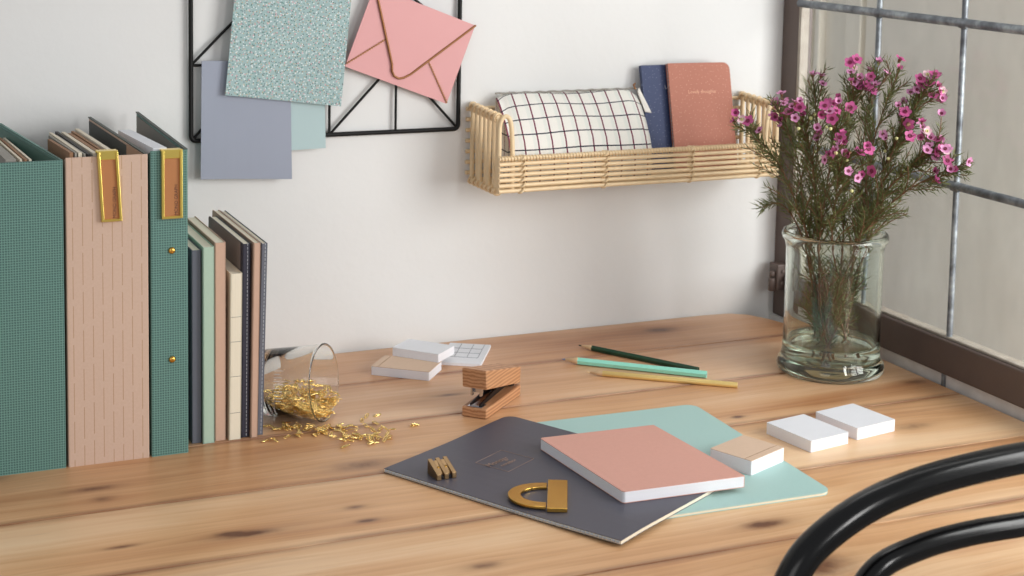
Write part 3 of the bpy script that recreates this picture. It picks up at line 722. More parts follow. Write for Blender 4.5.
# notebooks leaning on the wall
def lean_mat(x, yb, z, tilt, roll=0.):
    return Matrix.Translation((x, yb, z)) @ Matrix.Rotation(roll, 4, 'Y') @ Matrix.Rotation(radians(90)-tilt, 4, 'X')
nv = notebook('notebook', 'navy speckled notebook standing behind the terracotta one in the basket', 'notebook', .096, .143, .006, m_navy, m_creamp, lean_mat(1.032, -.044, pz+.0012, radians(14)), rc=.006)
text('Lovely notes', .0072, m_silver, nv, Matrix.Translation((.052, .112, .0061)))
tn = notebook('notebook', 'terracotta speckled notebook standing in front of the navy one', 'notebook', .097, .146, .006, m_terra, m_creamp, lean_mat(1.0665, -.0545, pz+.0012, radians(14), radians(.6)), rc=.010, stitch=True)
text('Lovely thoughts', .0068, m_paletext, tn, Matrix.Translation((.050, .106, .0061)))

# ================================================================ LYING ON THE TABLE
def quad_frame(p0, p1, p3, z):
    x = Vector((p1[0]-p0[0], p1[1]-p0[1], 0)); y = Vector((p3[0]-p0[0], p3[1]-p0[1], 0)); return frame((p0[0], p0[1], z), x, y)
# mint folder (spine hidden on its left side)
mint = notebook('notebook', 'mint A4 notebook lying under the dark one and the rose one', 'notebook', .210, .288, .0034, m_mintn, m_creamp, frame((.712, -.634, ZT+.0002), (.210, -.006, 0), (.008, .287, 0)), rc=.013, ct=.0006, inset=.0008)
# dark notebook, its left half sags from the mint one down to the table
dk = thing('notebook', 'charcoal A4 notebook with stitched spine, partly over the mint one', 'notebook'); dk.matrix_world = frame((.526, -.423, ZT), (.138, -.255, 0), (.255, .138, 0))
# local x runs along the spine, y across towards the fore-edge
DW, DH = .290, .207
def sag(x, y, off):
    wp = dk.matrix_world @ Vector((x, y, 0)); t = max(0, min(1, (wp.x-.60)/.105)); t = t*t*(3-2*t); return .0003+.0034*t+off
def sheet_grid(name, mat, x0, x1, y0, y1, rc, za, zb):
    # outline with rounded corners, filled with a triangulated grid via strips
    n = 24; vs = []; fs = []
    def ylim(x):
        lo, hi = y0, y1
        for ex, s in ((x0, 1), (x1, -1)):
            d = (x-ex)*s
            if d < rc: hi = y1-(rc-sqrt(max(0, rc*rc-(rc-d)**2)))
        return lo, hi
    xs = [x0+rc*(1-cos(pi/2*k/6)) for k in range(6)]+[x0+rc+(x1-x0-2*rc)*k/n for k in range(n+1)]+[x1-rc*(1-cos(pi/2*k/6)) for k in range(5, -1, -1)]
    m = 14
    for z in (za, zb):
        for x in xs:
            lo, hi = ylim(x)
            for j in range(m+1): y = lo+(hi-lo)*j/m; vs.append((x, y, sag(x, y, z)))
    N = len(xs)*(m+1)
    for i in range(len(xs)-1):
        for j in range(m):
            a = i*(m+1)+j; fs.append((a, a+1, a+m+2, a+m+1)); fs.append((N+a, N+a+m+1, N+a+m+2, N+a+1))
    rim = [j for j in range(m+1)]+[i*(m+1)+m for i in range(1, len(xs))]+[(len(xs)-1)*(m+1)+j for j in range(m-1, -1, -1)]+[i*(m+1) for i in range(len(xs)-2, 0, -1)]
    for k in range(len(rim)):
        a, b = rim[k], rim[(k+1) % len(rim)]; fs.append((a, N+a, N+b, b))
    return MB().add(vs, fs).build(name, mat, dk, merge=True)
sheet_grid('back_cover', m_dark, 0, DW, 0, DH, .012, 0, .0005)
sheet_grid('pages', m_creamp, .0002, DW-.0002, .0002, DH-.0002, .012, .0005, .0038)
sheet_grid('front_cover', m_dark, 0, DW, 0, DH, .012, .0038, .0044)
s_ = MB()
for i in range(60):
    x = .002+i*DW/60.5; s_.tube([(x, -.0002, sag(x, 0, .0024)), (x+.0034, -.0002, sag(x, 0, .0024))], .0011, 6)
s_.build('spine_stitching', m_stitch, dk)
em = MB()
ec = [(.617, -.442), (.657, -.425), (.678, -.459), (.639, -.478)]
inv = dk.matrix_world.inverted()
el = [inv @ Vector((a, b, ZT)) for a, b in ec]
cxl = sum(p.x for p in el)/4; cyl = sum(p.y for p in el)/4; ax_ = .0215; ay_ = .0215
sq = [(cxl-ax_, cyl-ay_), (cxl+ax_, cyl-ay_), (cxl+ax_, cyl+ay_), (cxl-ax_, cyl+ay_)]
def top_z(x, y): return sag(x, y, .0045)
for a, b in zip(sq, sq[1:]+sq[:1]):
    em.tube([(a[0]+(b[0]-a[0])*k/6, a[1]+(b[1]-a[1])*k/6, top_z(a[0]+(b[0]-a[0])*k/6, a[1]+(b[1]-a[1])*k/6)) for k in range(7)], .00028, 4)
em.build('printed_square', m_foil, dk)
TR = Matrix.Rotation(radians(90), 4, 'Z')
for s0, dy, bt in ((.0104, .0040, 'Monograph'), (.0076, -.0068, 'notebook')):
    text(bt, s0, m_foil, dk, Matrix.Translation((cxl-dy, cyl, top_z(cxl-dy, cyl)+.0002)) @ TR)
# rose notebook, its soft block slightly skewed
rose = notebook('notebook', 'thick rose pink notebook on top of the charcoal and mint ones', 'notebook', .133, .1660, .0118, m_rose, m_whitep, frame((.7050, -.6035, ZT+.0084), (.1331, -.0060, 0), (.0060, .1331, 0)), shear=.112, rc=.003, ct=.0006, inset=.0002, flip=True)
# small pads
def pad(name, label, p0, xd, yd, w, h, z, t, top_mat, band=False, r=.001):
    o = thing(name, label, 'note pad'); o.matrix_world = frame((p0[0], p0[1], z), (xd[0], xd[1], 0), (yd[0], yd[1], 0))
    MB().prism(rrect(0, w, 0, h, (r,)*4, 2), 0, t-.0006).build('paper_block', m_whitep, o)
    MB().prism(rrect(0, w, 0, h, (r,)*4, 2), t-.0006, t).build('top_sheet', top_mat, o)
    if band:
        MB().box(-.0001, .0066, -.0002, h+.0002, .0002, t+.0003).build('glued_edge', m_kraft if band == 2 else m_sill, o)
        MB().box(.0066, .0072, 0, h, t, t+.0002).build('crease', m_papb, o)
    return o
pad('note_pad', 'kraft topped note pad lying on the mint notebook', (.8480, -.5260), (.021, -.050), (.055, .024), .0520, .0590, ZT+.0037, .0155, m_kraft)
MB().box(.0430, .0436, 0, .059, .0155, .0156).build('crease', m_papb, bpy.data.objects['note_pad'])
pad('note_pad', 'plain white note pad, left of the two beside the mint notebook', (.9585, -.4620), (.011, -.066), (.054, .002), .070, .0560, ZT+.0002, .0130, m_white)
pad('note_pad', 'plain white note pad, right of the two and nearer the window', (1.0300, -.4520), (.010, -.060), (.054, .000), .0650, .0590, ZT+.0002, .0135, m_white)
kp = pad('note_pad', 'kraft topped note pad under the white one by the wall', (.6204, -.1050), (.0576, -.0476), (.034, .040), .0750, .0480, ZT+.0002, .0112, m_kraft, 0)
MB().box(.0085, .0090, 0, .048, .0112, .0114).build('crease', m_papb, kp)
pad('note_pad', 'white note pad lying aslant on top of the kraft one by the wall', (.6590, -.0730), (.0429, -.0483), (.040, .030), .0650, .0440, ZT+.0115, .0105, m_white)
tc = pad('note_pad', 'white planner card pad with printed grid, against the wall behind the others', (.7125, -.0945), (.0460, -.0280), (.0391, .0798), .0540, .0880, ZT+.0002, .0035, m_white)
g = MB()
for a, b in (((.0, .026), (.046, .026)), ((.016, .026), (.016, .086)), ((.032, .026), (.032, .086)), ((.046, .026), (.046, .086)), ((.0, .045), (.046, .045)), ((.0, .065), (.046, .065))): g.tube([(a[0], a[1], .0036), (b[0], b[1], .0036)], .0004, 4)
g.build('printed_lines', m_printline, tc)

# stapler
st = thing('stapler', 'wooden block stapler with steel magazine standing open', 'stapler'); st.matrix_world = frame((.6870, -.3090, ZT+.0003), (.071, .066, 0), (-.066, .071, 0))
SL, SW = .099, .030
bmm = MB().add([(0, 0, 0), (SL, 0, 0), (SL, SW, 0), (0, SW, 0), (0, 0, .0115), (SL, 0, .0130), (SL, SW, .0130), (0, SW, .0115)], [(3, 2, 1, 0), (4, 5, 6, 7), (0, 1, 5, 4), (1, 2, 6, 5), (2, 3, 7, 6), (3, 0, 4, 7)])
bmm.build('base_block', m_walnut, st, bevel=.0012)
up = MB().add([(.000, 0, .0340), (SL-.001, 0, .0150), (SL-.001, SW, .0150), (.000, SW, .0340), (-.002, 0, .0565), (SL, 0, .0345), (SL, SW, .0345), (-.002, SW, .0565)], [(3, 2, 1, 0), (4, 5, 6, 7), (0, 1, 5, 4), (1, 2, 6, 5), (2, 3, 7, 6), (3, 0, 4, 7)])
up.build('top_block', m_walnut, st, bevel=.0012)
mg = MB().add([(.004, .009, .0118), (.085, .009, .0165), (.085, .0105, .0165), (.004, .0105, .0118), (.004, .009, .0150), (.085, .009, .0260), (.085, .0105, .0260), (.004, .0105, .0150)], [(3, 2, 1, 0), (4, 5, 6, 7), (0, 1, 5, 4), (1, 2, 6, 5), (2, 3, 7, 6), (3, 0, 4, 7)])
mg.add([(x, y+.0115, z) for x, y, z in mg.v[:8]], mg.f[:6])
mg.build('magazine', m_darkmetal, st)
MB().add([(.003, .0105, .0120), (.060, .0105, .0150), (.060, .0205, .0150), (.003, .0205, .0120), (.003, .0105, .0135), (.060, .0105, .0180), (.060, .0205, .0180), (.003, .0205, .0135)], [(3, 2, 1, 0), (4, 5, 6, 7), (0, 1, 5, 4), (1, 2, 6, 5), (2, 3, 7, 6), (3, 0, 4, 7)]).build('staple_row', m_steel, st)
MB().box(.001, .014, .006, .024, .0119, .0126).build('anvil', m_steel, st, bevel=.0003)
dr = MB().box(.004, .0085, .0085, .0105, .0240, .0345).box(.004, .0085, .0195, .0215, .0240, .0345).box(.0085, .0095, .0085, .0215, .0270, .0345)
dr.build('driver', m_steel, st)
MB().tube([(.050, .015+.003*cos(k*.9), .0185+.0001*k) for k in range(2)]+[(.052+.0012*k, .015+.0032*cos(k*1.0), .0205+.0032*sin(k*1.0)) for k in range(24)], .0006, 5).build('spring', m_steel, st)
MB().tube([(.086, .004, .0175), (.086, .026, .0175)], .0035, 12).build('hinge_pin', m_darkmetal, st)

# pencils
def pencil(label, a, b, r, paint, leadm, hexa=True, bare=False):
    a = Vector(a); b = Vector(b); n = 6 if hexa else 20; Lp = (b-a).length
    p = thing('pencil', label, 'pencil'); u = (b-a).normalized(); w = Vector((0, 0, 1)); v = w.cross(u)
    mwx = Matrix((v, u.cross(v)*1.0, u)).transposed().to_4x4(); mwx.translation = a; p.matrix_world = mwx
    MB().tube([(0, 0, .021), (0, 0, Lp)], r, n, smooth=not hexa).build('barrel', paint, p, bevel=.0002)
    MB().lathe([(0, .0052), (r*.28, .005), (r*.93, .0208), (r*.93, .0216), (0, .0216)], 20).build('sharpened_wood', m_pwood, p)
    MB().lathe([(0, 0), (r*.09, .0003), (r*.29, .0053), (0, .0056)], 14).build('lead', leadm, p)
    MB().lathe([(r*.3, Lp), (r*.3, Lp+.0002), (0, Lp+.0002)], 12).build('end_core', leadm, p)
    return p
g1 = pencil('dark green pencil, hindmost of the three, pointing at the mint pencil', (.911, -.0880, ZT+.0037), (1.0035, -.2380, ZT+.0037), .0039, m_pg, m_pgreenlead)
g2 = pencil('mint green pencil lying between the dark green and gold ones', (.862, -.140, ZT+.0046), (1.002, -.261, ZT+.0046), .0048, m_pm, m_bluelead)
pencil('pale gold pencil, nearest of the three lying pencils', (.868, -.197, ZT+.0036), (1.0165, -.309, ZT+.0036), .0036, m_pgold, m_pwood, False)
text('Dark Leaf Green', .0030, m_paletext, g1, Matrix.Translation((0, .0038, .135)) @ Matrix.Rotation(radians(-90), 4, 'X') @ Matrix.Rotation(radians(90), 4, 'Z'))

# brass double sharpener (wedge)
sh = thing('pencil_sharpener', 'brass double pencil sharpener on the charcoal notebook', 'pencil sharpener'); zc = ZT+sag(.05, .03, .0034)
sh.matrix_world = frame((.5615, -.4555, ZT+.0053), (.0205, .002, 0), (.002, -.0225, 0)) @ Matrix.Scale(1, 4)
sh.matrix_world = Matrix.Translation((.5635, -.4755, ZT+.0048)) @ Matrix.Rotation(radians(4), 4, 'Z')
wd, dp, h0, h1 = .0215, .0235, .0060, .0150    # local x width, y from low front to high back
for a, b in ((0, .0048), (.0083, .0131), (.0167, .0215)):
    MB().add([(a, 0, 0), (b, 0, 0), (b, dp, 0), (a, dp, 0), (a, 0, h0), (b, 0, h0), (b, dp, h1), (a, dp, h1)], [(3, 2, 1, 0), (4, 5, 6, 7), (0, 1, 5, 4), (1, 2, 6, 5), (2, 3, 7, 6), (3, 0, 4, 7)]).build('body_rib', m_brassk, sh, bevel=.0005)
for a, b in ((.0048, .0083), (.0131, .0167)):
    MB().add([(a, .001, 0), (b, .001, 0), (b, dp-.001, 0), (a, dp-.001, 0), (a, .001, h0-.0030), (b, .001, h0-.0030), (b, dp-.001, h1-.003), (a, dp-.001, h1-.003)], [(3, 2, 1, 0), (4, 5, 6, 7), (0, 1, 5, 4), (1, 2, 6, 5), (2, 3, 7, 6), (3, 0, 4, 7)]).build('groove', m_darkmetal, sh)
    MB().add([(a, .004, h0-.0018), (b, .004, h0-.0018), (b, dp-.004, h1-.0020), (a, dp-.004, h1-.0020), (a, .004, h0-.0010), (b, .004, h0-.0010), (b, dp-.004, h1-.0013), (a, dp-.004, h1-.0013)], [(3, 2, 1, 0), (4, 5, 6, 7), (0, 1, 5, 4), (1, 2, 6, 5), (2, 3, 7, 6), (3, 0, 4, 7)]).build('blade', m_brassk, sh)
    MB().lathe([(0, .0008), (.0012, .0006), (.0015, 0), (0, 0)], 12, M_=Matrix.Translation(((a+b)/2, dp*.5, (h0+h1)/2-.0014)) @ Matrix.Rotation(radians(20), 4, 'X')).build('blade_screw', m_brass, sh)

# brass D shaped clip
dc = thing('brass_clip', 'flat brass D-shaped clip on the charcoal notebook', 'clip'); dc.matrix_world = frame((.6300, -.5915, ZT+.0062), (.0330, .0680, 0), (-.090, .043, 0))
CL = .0745
pl_ = MB().prism(rrect(0, CL, -.0195, 0, (.0008,)*4, 2), 0, .0042); pl_.build('plate', m_brass, dc, bevel=.0005)
out = []; inn = []
for k in range(25):
    a = pi*k/24
    out.append((CL/2+(.0315)*cos(a), .001+.0375*sin(a)**.9*1.0)); inn.append((CL/2+(.0195)*cos(a), .001+.0250*sin(a)**.9))
rg = MB(); n = 25; vs = [(x, y, z) for z in (.0004, .0030) for x, y in out+inn]
fs = []
for k in range(n-1):
    fs += [(k, n+k, n+k+1, k+1), (2*n+k, 2*n+k+1, 3*n+k+1, 3*n+k), (k, k+1, 2*n+k+1, 2*n+k), (n+k, 3*n+k, 3*n+k+1, n+k+1)]
fs += [(0, 2*n, 3*n, n), (n-1, 2*n-1, 4*n-1, 3*n-1)]
rg.add(vs, fs).build('ring', m_brass, dc, bevel=.0004)

# tumbler lying on its side
RT = .0430
ax = Vector((.775, -.63, 0)).normalized()
rimc = Vector((.5165, -.2470, ZT+RT+.0008))
TL = .0735; RB = .0365
# z axis of the lathe runs from the foot to the rim; tilt so both ends touch the table
tilt = atan2(RT-RB, TL)
bm_ = MB(); prof = [(0, 0), (RB-.003, 0), (RB, .003), (RB+.0003, .006), (RT-.0008, TL-.003), (RT+.0004, TL-.001), (RT+.0002, TL), (RT-.0016, TL+.0002), (RT-.0022, TL-.001), (RT-.0027, TL-.004), (RB-.0016, .008), (RB-.004, .0055), (0, .005)]
tz = Vector((ax.x*cos(tilt), ax.y*cos(tilt), sin(tilt))).normalized()
tx = Vector((0, 0, 1)).cross(tz).normalized(); ty = tz.cross(tx)
tum = thing('glass_tumbler', 'clear glass tumbler tipped on its side spilling gold paper clips', 'tumbler')
tm = Matrix((tx, ty, tz)).transposed().to_4x4(); tm.translation = rimc-tz*TL; tum.matrix_world = tm
bm_.lathe(prof, 72).build('glass_body', m_clear, tum, merge=True)
tk = MB()
# scale printed on the side turned to the room
def onglass(ang, zz, dr=.0003):
    r = RB+.0003+(RT-.0011-RB)*((zz-.006)/(TL-.009))+dr; return (r*cos(ang), r*sin(ang), zz)
for i in range(10):
    zz = .030; a0 = radians(146+i*5.5)
    zl = .0095 if i % 2 == 0 else .0065
    tk.tube([onglass(a0, zz), onglass(a0, zz+zl)], .00035, 4)
tk.build('scale_marks', m_tick, tum)

# gold paper clips
def clip_mesh():
    m = MB(); r = .00058; pts = []
    Lc, Wc = .0115, .0032
    def semi(cx, cy, rad, a0, a1, n=5): return [(cx+rad*cos(a0+(a1-a0)*k/n), cy+rad*sin(a0+(a1-a0)*k/n), 0) for k in range(n+1)]
    pts += [(-Lc*.20, -Wc*.5, .0)] + semi(Lc*.32, 0, Wc*.5, -pi/2, pi/2) + semi(-Lc*.36, .0, Wc*.5, pi/2, 1.5*pi) + [(Lc*.15, -Wc*.5, .0006)] + semi(Lc*.15, -.0001, Wc*.32, -pi/2, pi/2, 4) + [(-Lc*.2, Wc*.3, .0006)]
    m.tube(pts, r, 5); return m
proto = clip_mesh().build('paper_clip', m_gold)
def place_clip(o, p, e, lab, grp):
    o.location = p; o.rotation_euler = e; o.scale = (.88,)*3; tag(o, lab, 'paper clip', grp)
rnd = random.Random(11); first = [True]
def new_clip():
    if first[0]: first[0] = False; return proto
    c = proto.copy(); COL.objects.link(c); return c
clusters = [(.474, -.262, .012, .009, 17), (.470, -.250, .012, .006, 5), (.444, -.293, .009, .004, 6), (.466, -.287, .016, .004, 5), (.495, -.267, .010, .010, 12), (.493, -.290, .006, .004, 5), (.508, -.268, .007, .012, 8), (.521, -.290, .013, .010, 16),
            (.512, -.322, .004, .013, 8), (.533, -.315, .013, .007, 15), (.548, -.318, .012, .007, 12), (.567, -.297, .009, .009, 8), (.565, -.333, .007, .004, 5), (.556, -.262, .003, .002, 2), (.579, -.254, .006, .003, 3), (.603, -.299, .005, .004, 4), (.548, -.337, .010, .004, 5)]
k = 0
for cx, cy, sx, sy, n in clusters:
    for i in range(n if n > 9 else int(n*.7)):
        x = rnd.gauss(cx, sx*.95); y = rnd.gauss(cy, sy*.85)
        q = Vector((x, y, 0))-Vector((rimc.x, rimc.y, 0)); al = q.dot(Vector((ax.x, ax.y, 0))); la = q.dot(Vector((-ax.y, ax.x, 0)))
        lvl = (i % 4)*.0011
        if al < .006 and abs(la) < .024: y -= .022
        place_clip(new_clip(), (x, y, ZT+.0009+lvl), (rnd.uniform(-.2, .2)*(1+lvl*500), rnd.uniform(-.15, .15)*(1+lvl*600), rnd.uniform(0, 2*pi)),
                   'small gold wire paper clip spilled on the pine table before the tumbler', 'gold paper clips spilled on the table')
n_in = 0; tries = 0
inv_t = tm
while n_in < 180 and tries < 20000:
    tries += 1
    zz = rnd.uniform(.009, TL+.004); lat = rnd.uniform(-.030, .030)
    h = rnd.random()
    # heap height falls towards the mouth
    hmax = .026*(1-zz/TL)+.013
    rr = RB+(RT-RB)*min(zz, TL)/TL-.0045
    if abs(lat) > rr*.93: continue
    floor_ = -sqrt(rr*rr-lat*lat)
    yv = floor_+h*hmax*(1-(lat/.034)**2*.5)
    if sqrt(lat*lat+yv*yv) > rr: continue
    if yv > -.002: continue
    wp = tm @ Vector((lat, yv, zz))
    up_ = h > .7 and rnd.random() < .12
    slope = math.asin(max(-1, min(1, lat/rr)))
    place_clip(new_clip(), wp, (rnd.uniform(-.5, .5)+(0), rnd.uniform(-.35, .35) if not up_ else 1.1, rnd.uniform(0, 2*pi)), 'small gold wire paper clip heaped inside the tipped glass tumbler', 'gold paper clips in the tumbler')
    n_in += 1

# the rest of the heap, below the clips that show
hp = MB(); nh = 0
pm = proto.data
pv_ = [v.co.copy() for v in pm.vertices]; pf_ = [tuple(f.vertices) for f in pm.polygons]
while nh < 230:
    zz = rnd.uniform(.010, TL+.002); lat = rnd.uniform(-.029, .029)
    rr = RB+(RT-RB)*min(zz, TL)/TL-.0045
    if abs(lat) > rr*.9: continue
    yv = -sqrt(rr*rr-lat*lat)+rnd.random()*(.020*(1-zz/TL)+.009)
    if yv > -.004 or sqrt(lat*lat+yv*yv) > rr: continue
    mw_ = Matrix.Translation(tm @ Vector((lat, yv, zz))) @ Euler((rnd.uniform(-.5, .5), rnd.uniform(-.4, .4), rnd.uniform(0, 6.28))).to_matrix().to_4x4()
    hp.add(pv_, pf_, True, 0, mw_); nh += 1
hpo = hp.build('paper_clip_heap', m_gold); tag(hpo, 'lower layer of the gold paper clip heap in the tipped tumbler', 'paper clips'); hpo['kind'] = 'stuff'

# ================================================================ VASE AND FLOWERS
VC = Vector((1.168, -.284, ZT+.0003))
va = thing('glass_vase', 'greenish glass cylinder vase holding pink waxflower beside the window', 'vase', VC)
vp = [(0, .004), (.058, .001), (.0635, .0), (.0662, .003), (.0668, .008), (.0655, .0135), (.0622, .019), (.0606, .026), (.0600, .06), (.0600, .12), (.0603, .155), (.0620, .163), (.0652, .168), (.0660, .1725), (.0642, .1765), (.0608, .1775), (.0580, .1755), (.0572, .170), (.0568, .160), (.0565, .10), (.0565, .035), (.0560, .020), (.0530, .0145), (.045, .0125), (0, .0135)]
MB().lathe(vp, 96).build('glass_body', m_vase, va, merge=True)
wt = MB().lathe([(0, .0132), (.045, .0122), (.0532, .0142), (.0562, .0198), (.0567, .035), (.0567, .0385), (.0550, .0380), (0, .0380)], 96).build('water', m_water, None, merge=True)
wt.location = VC; tag(wt, 'shallow clear water in the bottom of the glass vase', 'water')
BR=[
(1.031,-0.276,1.071),
    (1.093,-0.254,1.086),
    (1.084,-0.320,1.083),
    (1.143,-0.258,1.120),
    (1.113,-0.359,1.089),
    (1.167,-0.311,1.128),
    (1.209,-0.303,1.141),
    (1.197,-0.358,1.137),
    (1.221,-0.390,1.130),
    (1.210,-0.369,1.089),
    (1.211,-0.427,1.055),
    (1.223,-0.459,1.040),
    (1.108,-0.375,1.045),
    (1.066,-0.272,0.961),]
FL=[
(3,1.140,-0.263,1.122),
    (3,1.147,-0.274,1.112),
    (5,1.162,-0.310,1.130),
    (5,1.162,-0.319,1.119),
    (5,1.171,-0.329,1.117),
    (1,1.092,-0.255,1.089),
    (1,1.095,-0.245,1.071),
    (2,1.077,-0.307,1.084),
    (2,1.082,-0.310,1.091),
    (2,1.075,-0.323,1.079),
    (2,1.087,-0.322,1.082),
    (0,1.028,-0.280,1.073),
    (0,1.033,-0.286,1.072),
    (4,1.094,-0.356,1.097),
    (4,1.102,-0.360,1.082),
    (4,1.118,-0.348,1.094),
    (2,1.105,-0.330,1.061),
    (12,1.111,-0.365,1.060),
    (12,1.099,-0.361,1.040),
    (12,1.097,-0.376,1.048),
    (12,1.107,-0.381,1.044),
    (12,1.125,-0.384,1.045),
    (12,1.115,-0.378,1.022),
    (12,1.129,-0.385,1.018),
    (4,1.129,-0.358,1.094),
    (6,1.203,-0.311,1.142),
    (6,1.217,-0.307,1.127),
    (7,1.200,-0.354,1.139),
    (8,1.217,-0.386,1.134),
    (8,1.219,-0.398,1.136),
    (8,1.218,-0.389,1.124),
    (8,1.220,-0.403,1.123),
    (9,1.227,-0.365,1.107),
    (8,1.226,-0.386,1.109),
    (8,1.230,-0.399,1.107),
    (9,1.207,-0.369,1.111),
    (9,1.209,-0.353,1.097),
    (9,1.208,-0.365,1.083),
    (9,1.219,-0.366,1.075),
    (9,1.206,-0.358,1.071),
    (10,1.212,-0.421,1.092),
    (9,1.181,-0.354,1.059),
    (9,1.209,-0.369,1.058),
    (10,1.191,-0.412,1.063),
    (10,1.193,-0.420,1.072),
    (10,1.198,-0.421,1.064),
    (10,1.214,-0.418,1.060),
    (10,1.203,-0.435,1.054),
    (10,1.207,-0.439,1.051),
    (10,1.206,-0.422,1.042),
    (10,1.211,-0.437,1.039),
    (10,1.203,-0.425,1.025),
    (11,1.223,-0.460,1.041),
    (12,1.130,-0.395,1.050),
    (5,1.173,-0.300,1.134),
    (5,1.165,-0.321,1.113),
    (5,1.179,-0.324,1.121),
    (6,1.201,-0.309,1.115),
    (5,1.180,-0.319,1.111),
    (1,1.098,-0.263,1.088),
    (2,1.082,-0.322,1.091),
    (4,1.111,-0.348,1.098),
    (2,1.097,-0.337,1.068),
    (8,1.213,-0.383,1.123),
    (8,1.236,-0.392,1.114),
    (9,1.210,-0.377,1.115),
    (9,1.198,-0.372,1.088),
    (5,1.168,-0.321,1.124),
    (4,1.111,-0.350,1.088),
    (11,1.212,-0.449,1.030),
    (10,1.191,-0.420,1.050),
    (1,1.095,-0.263,1.067),]
def flower_mesh(R_, mats, name, openness):
    m = MB()
    for k in range(5):
        a = 2*pi*k/5; ca, sa = cos(a), sin(a)
        pts = []
        for u, w, z in ((.12, 0, .0), (.35, .30, openness*.12), (.70, .42, openness*.45), (.97, .20, openness*.85), (1.03, 0, openness*.95), (.97, -.20, openness*.85), (.70, -.42, openness*.45), (.35, -.30, openness*.12)):
            u2 = u*(1-.25*openness); pts.append(((u2*ca-w*sa)*R_, (u2*sa+w*ca)*R_, z*R_*.8))
        ctr = ((.62*(1-.25*openness))*ca*R_, (.62*(1-.25*openness))*sa*R_, openness*.22*R_)
        vs = [ctr]+pts; m.add(vs, [(0, i+1, (i+1) % 8+1) for i in range(8)], True)
    m.lathe([(0, -.75*R_), (.12*R_, -.7*R_), (.30*R_, -.15*R_), (.34*R_, .0), (0, .02*R_)], 10, mi=1)
    return m
def centre_mesh(R_):
    m = MB().lathe([(.30*R_, .02*R_), (.33*R_, .14*R_), (.24*R_, .16*R_), (.18*R_, .06*R_), (.05*R_, .05*R_), (.04*R_, .22*R_), (0, .24*R_)], 14); return m
protos = []
for R_, pm, op in ((.0082, m_petal, .25), (.0074, m_petal2, .35), (.0070, m_petal, .75), (.0064, m_petal3, .5), (.0064, m_petal2, .9)):
    f = flower_mesh(R_, None, 'flower', op).build('flower', [pm, m_stem]); c = centre_mesh(R_).build('flower_centre', m_centre if pm is not m_petal3 else m_bud, f)
    protos.append([f, c, False])
def new_flower(i):
    f, c, used = protos[i]
    if not used: protos[i][2] = True; return f
    f2 = f.copy(); COL.objects.link(f2); c2 = c.copy(); COL.objects.link(c2); c2.parent = f2; return f2
rf = random.Random(5)
def rv(s=1.): return Vector((rf.uniform(-s, s), rf.uniform(-s, s), rf.uniform(-s, s)))
def needle(m, p, d, L, w):
    d = d.normalized(); s = d.orthogonal().normalized(); t = d.cross(s); mid = p+d*L*.45; q = p+d*L+Vector((0, 0, L*.10))
    a = rf.uniform(0, 2*pi); s, t = s*cos(a)+t*sin(a), t*cos(a)-s*sin(a)
    vs = [p, mid+s*w, mid-s*w*.5+t*w*.45, mid-s*w*.5-t*w*.45, q]
    m.add(vs, [(0, 2, 1), (0, 3, 2), (0, 1, 3), (4, 1, 2), (4, 2, 3), (4, 3, 1)])
def needles(m, pts, n, L0, L1, start=0., spread=(.45, .95), inside=False):
    tot = len(pts)-1
    for i in range(n):
        t = start+(1-start)*(i+rf.random()*.6)/n; k = min(int(t*tot), tot-1); p = pts[k]+(pts[k+1]-pts[k])*(t*tot-k)
        ax_ = (pts[k+1]-pts[k]).normalized(); s = ax_.orthogonal().normalized(); w = ax_.cross(s); a = i*2.4+rf.uniform(-.5, .5)
        th = rf.uniform(*spread); d = ax_*cos(th)+(s*cos(a)+w*sin(a))*sin(th)
        L = rf.uniform(L0, L1)
        if VC.z < p.z < VC.z+.175:   # keep inside the glass
            e = p+d*L; rad = sqrt((e.x-VC.x)**2+(e.y-VC.y)**2)
            if rad > .053 or e.z < VC.z+.016: continue
        needle(m, p, d, L, rf.uniform(.0007, .00105))
LBL = ['waxflower sprig reaching furthest left over the right end of the basket', 'waxflower sprig whose pink tip crosses the brown window post high up',
       'waxflower sprig with a cluster of pink blooms just right of the brown post', 'thin waxflower sprig with a single bud rising left of the first lead bar',
       'waxflower sprig with a large open pink bloom, centre left of the bunch', 'waxflower sprig with magenta blooms rising just left of the first lead bar',
       'waxflower sprig ending in a lone pink bud in front of the first lead bar', 'waxflower sprig with one pale cupped bloom just right of the first lead bar',
       'waxflower sprig with the topmost magenta cluster, left of the second lead bar', 'waxflower sprig with pink and white blooms between the two lead bars',
       'waxflower sprig with a dense magenta cluster touching the middle saddle bar', 'waxflower sprig ending in the rightmost bloom past the second lead bar',
       'waxflower sprig with a low row of pink blooms at the front centre', 'drooping leafy twig with no bloom, left above the vase rim']
mains = []
for j, tip in enumerate(BR):
    tip = Vector(tip); out = Vector((tip.x-VC.x, tip.y-VC.y, 0)); od = out.normalized() if out.length > .01 else Vector((1, 0, 0))
    sidev = Vector((-od.y, od.x, 0))
    base = VC+Vector((0, 0, .018))-od*rf.uniform(-.010, .042)+sidev*rf.uniform(-.030, .030)
    mouth = VC+Vector((0, 0, .178))+od*min(.047, .022+out.length*.24)+sidev*rf.uniform(-.018, .018)
    if j == 13: mouth = VC+Vector((-.046, .012, .180))
    mid = mouth+(tip-mouth)*.5+Vector((0, 0, .012))-od*.008
    if j == 13: mid = mouth+(tip-mouth)*.5+Vector((0, 0, .018))
    pts = smooth([base, base+(mouth-base)*.55+rv(.003), mouth, mid, tip], 9)
    mains.append(pts)
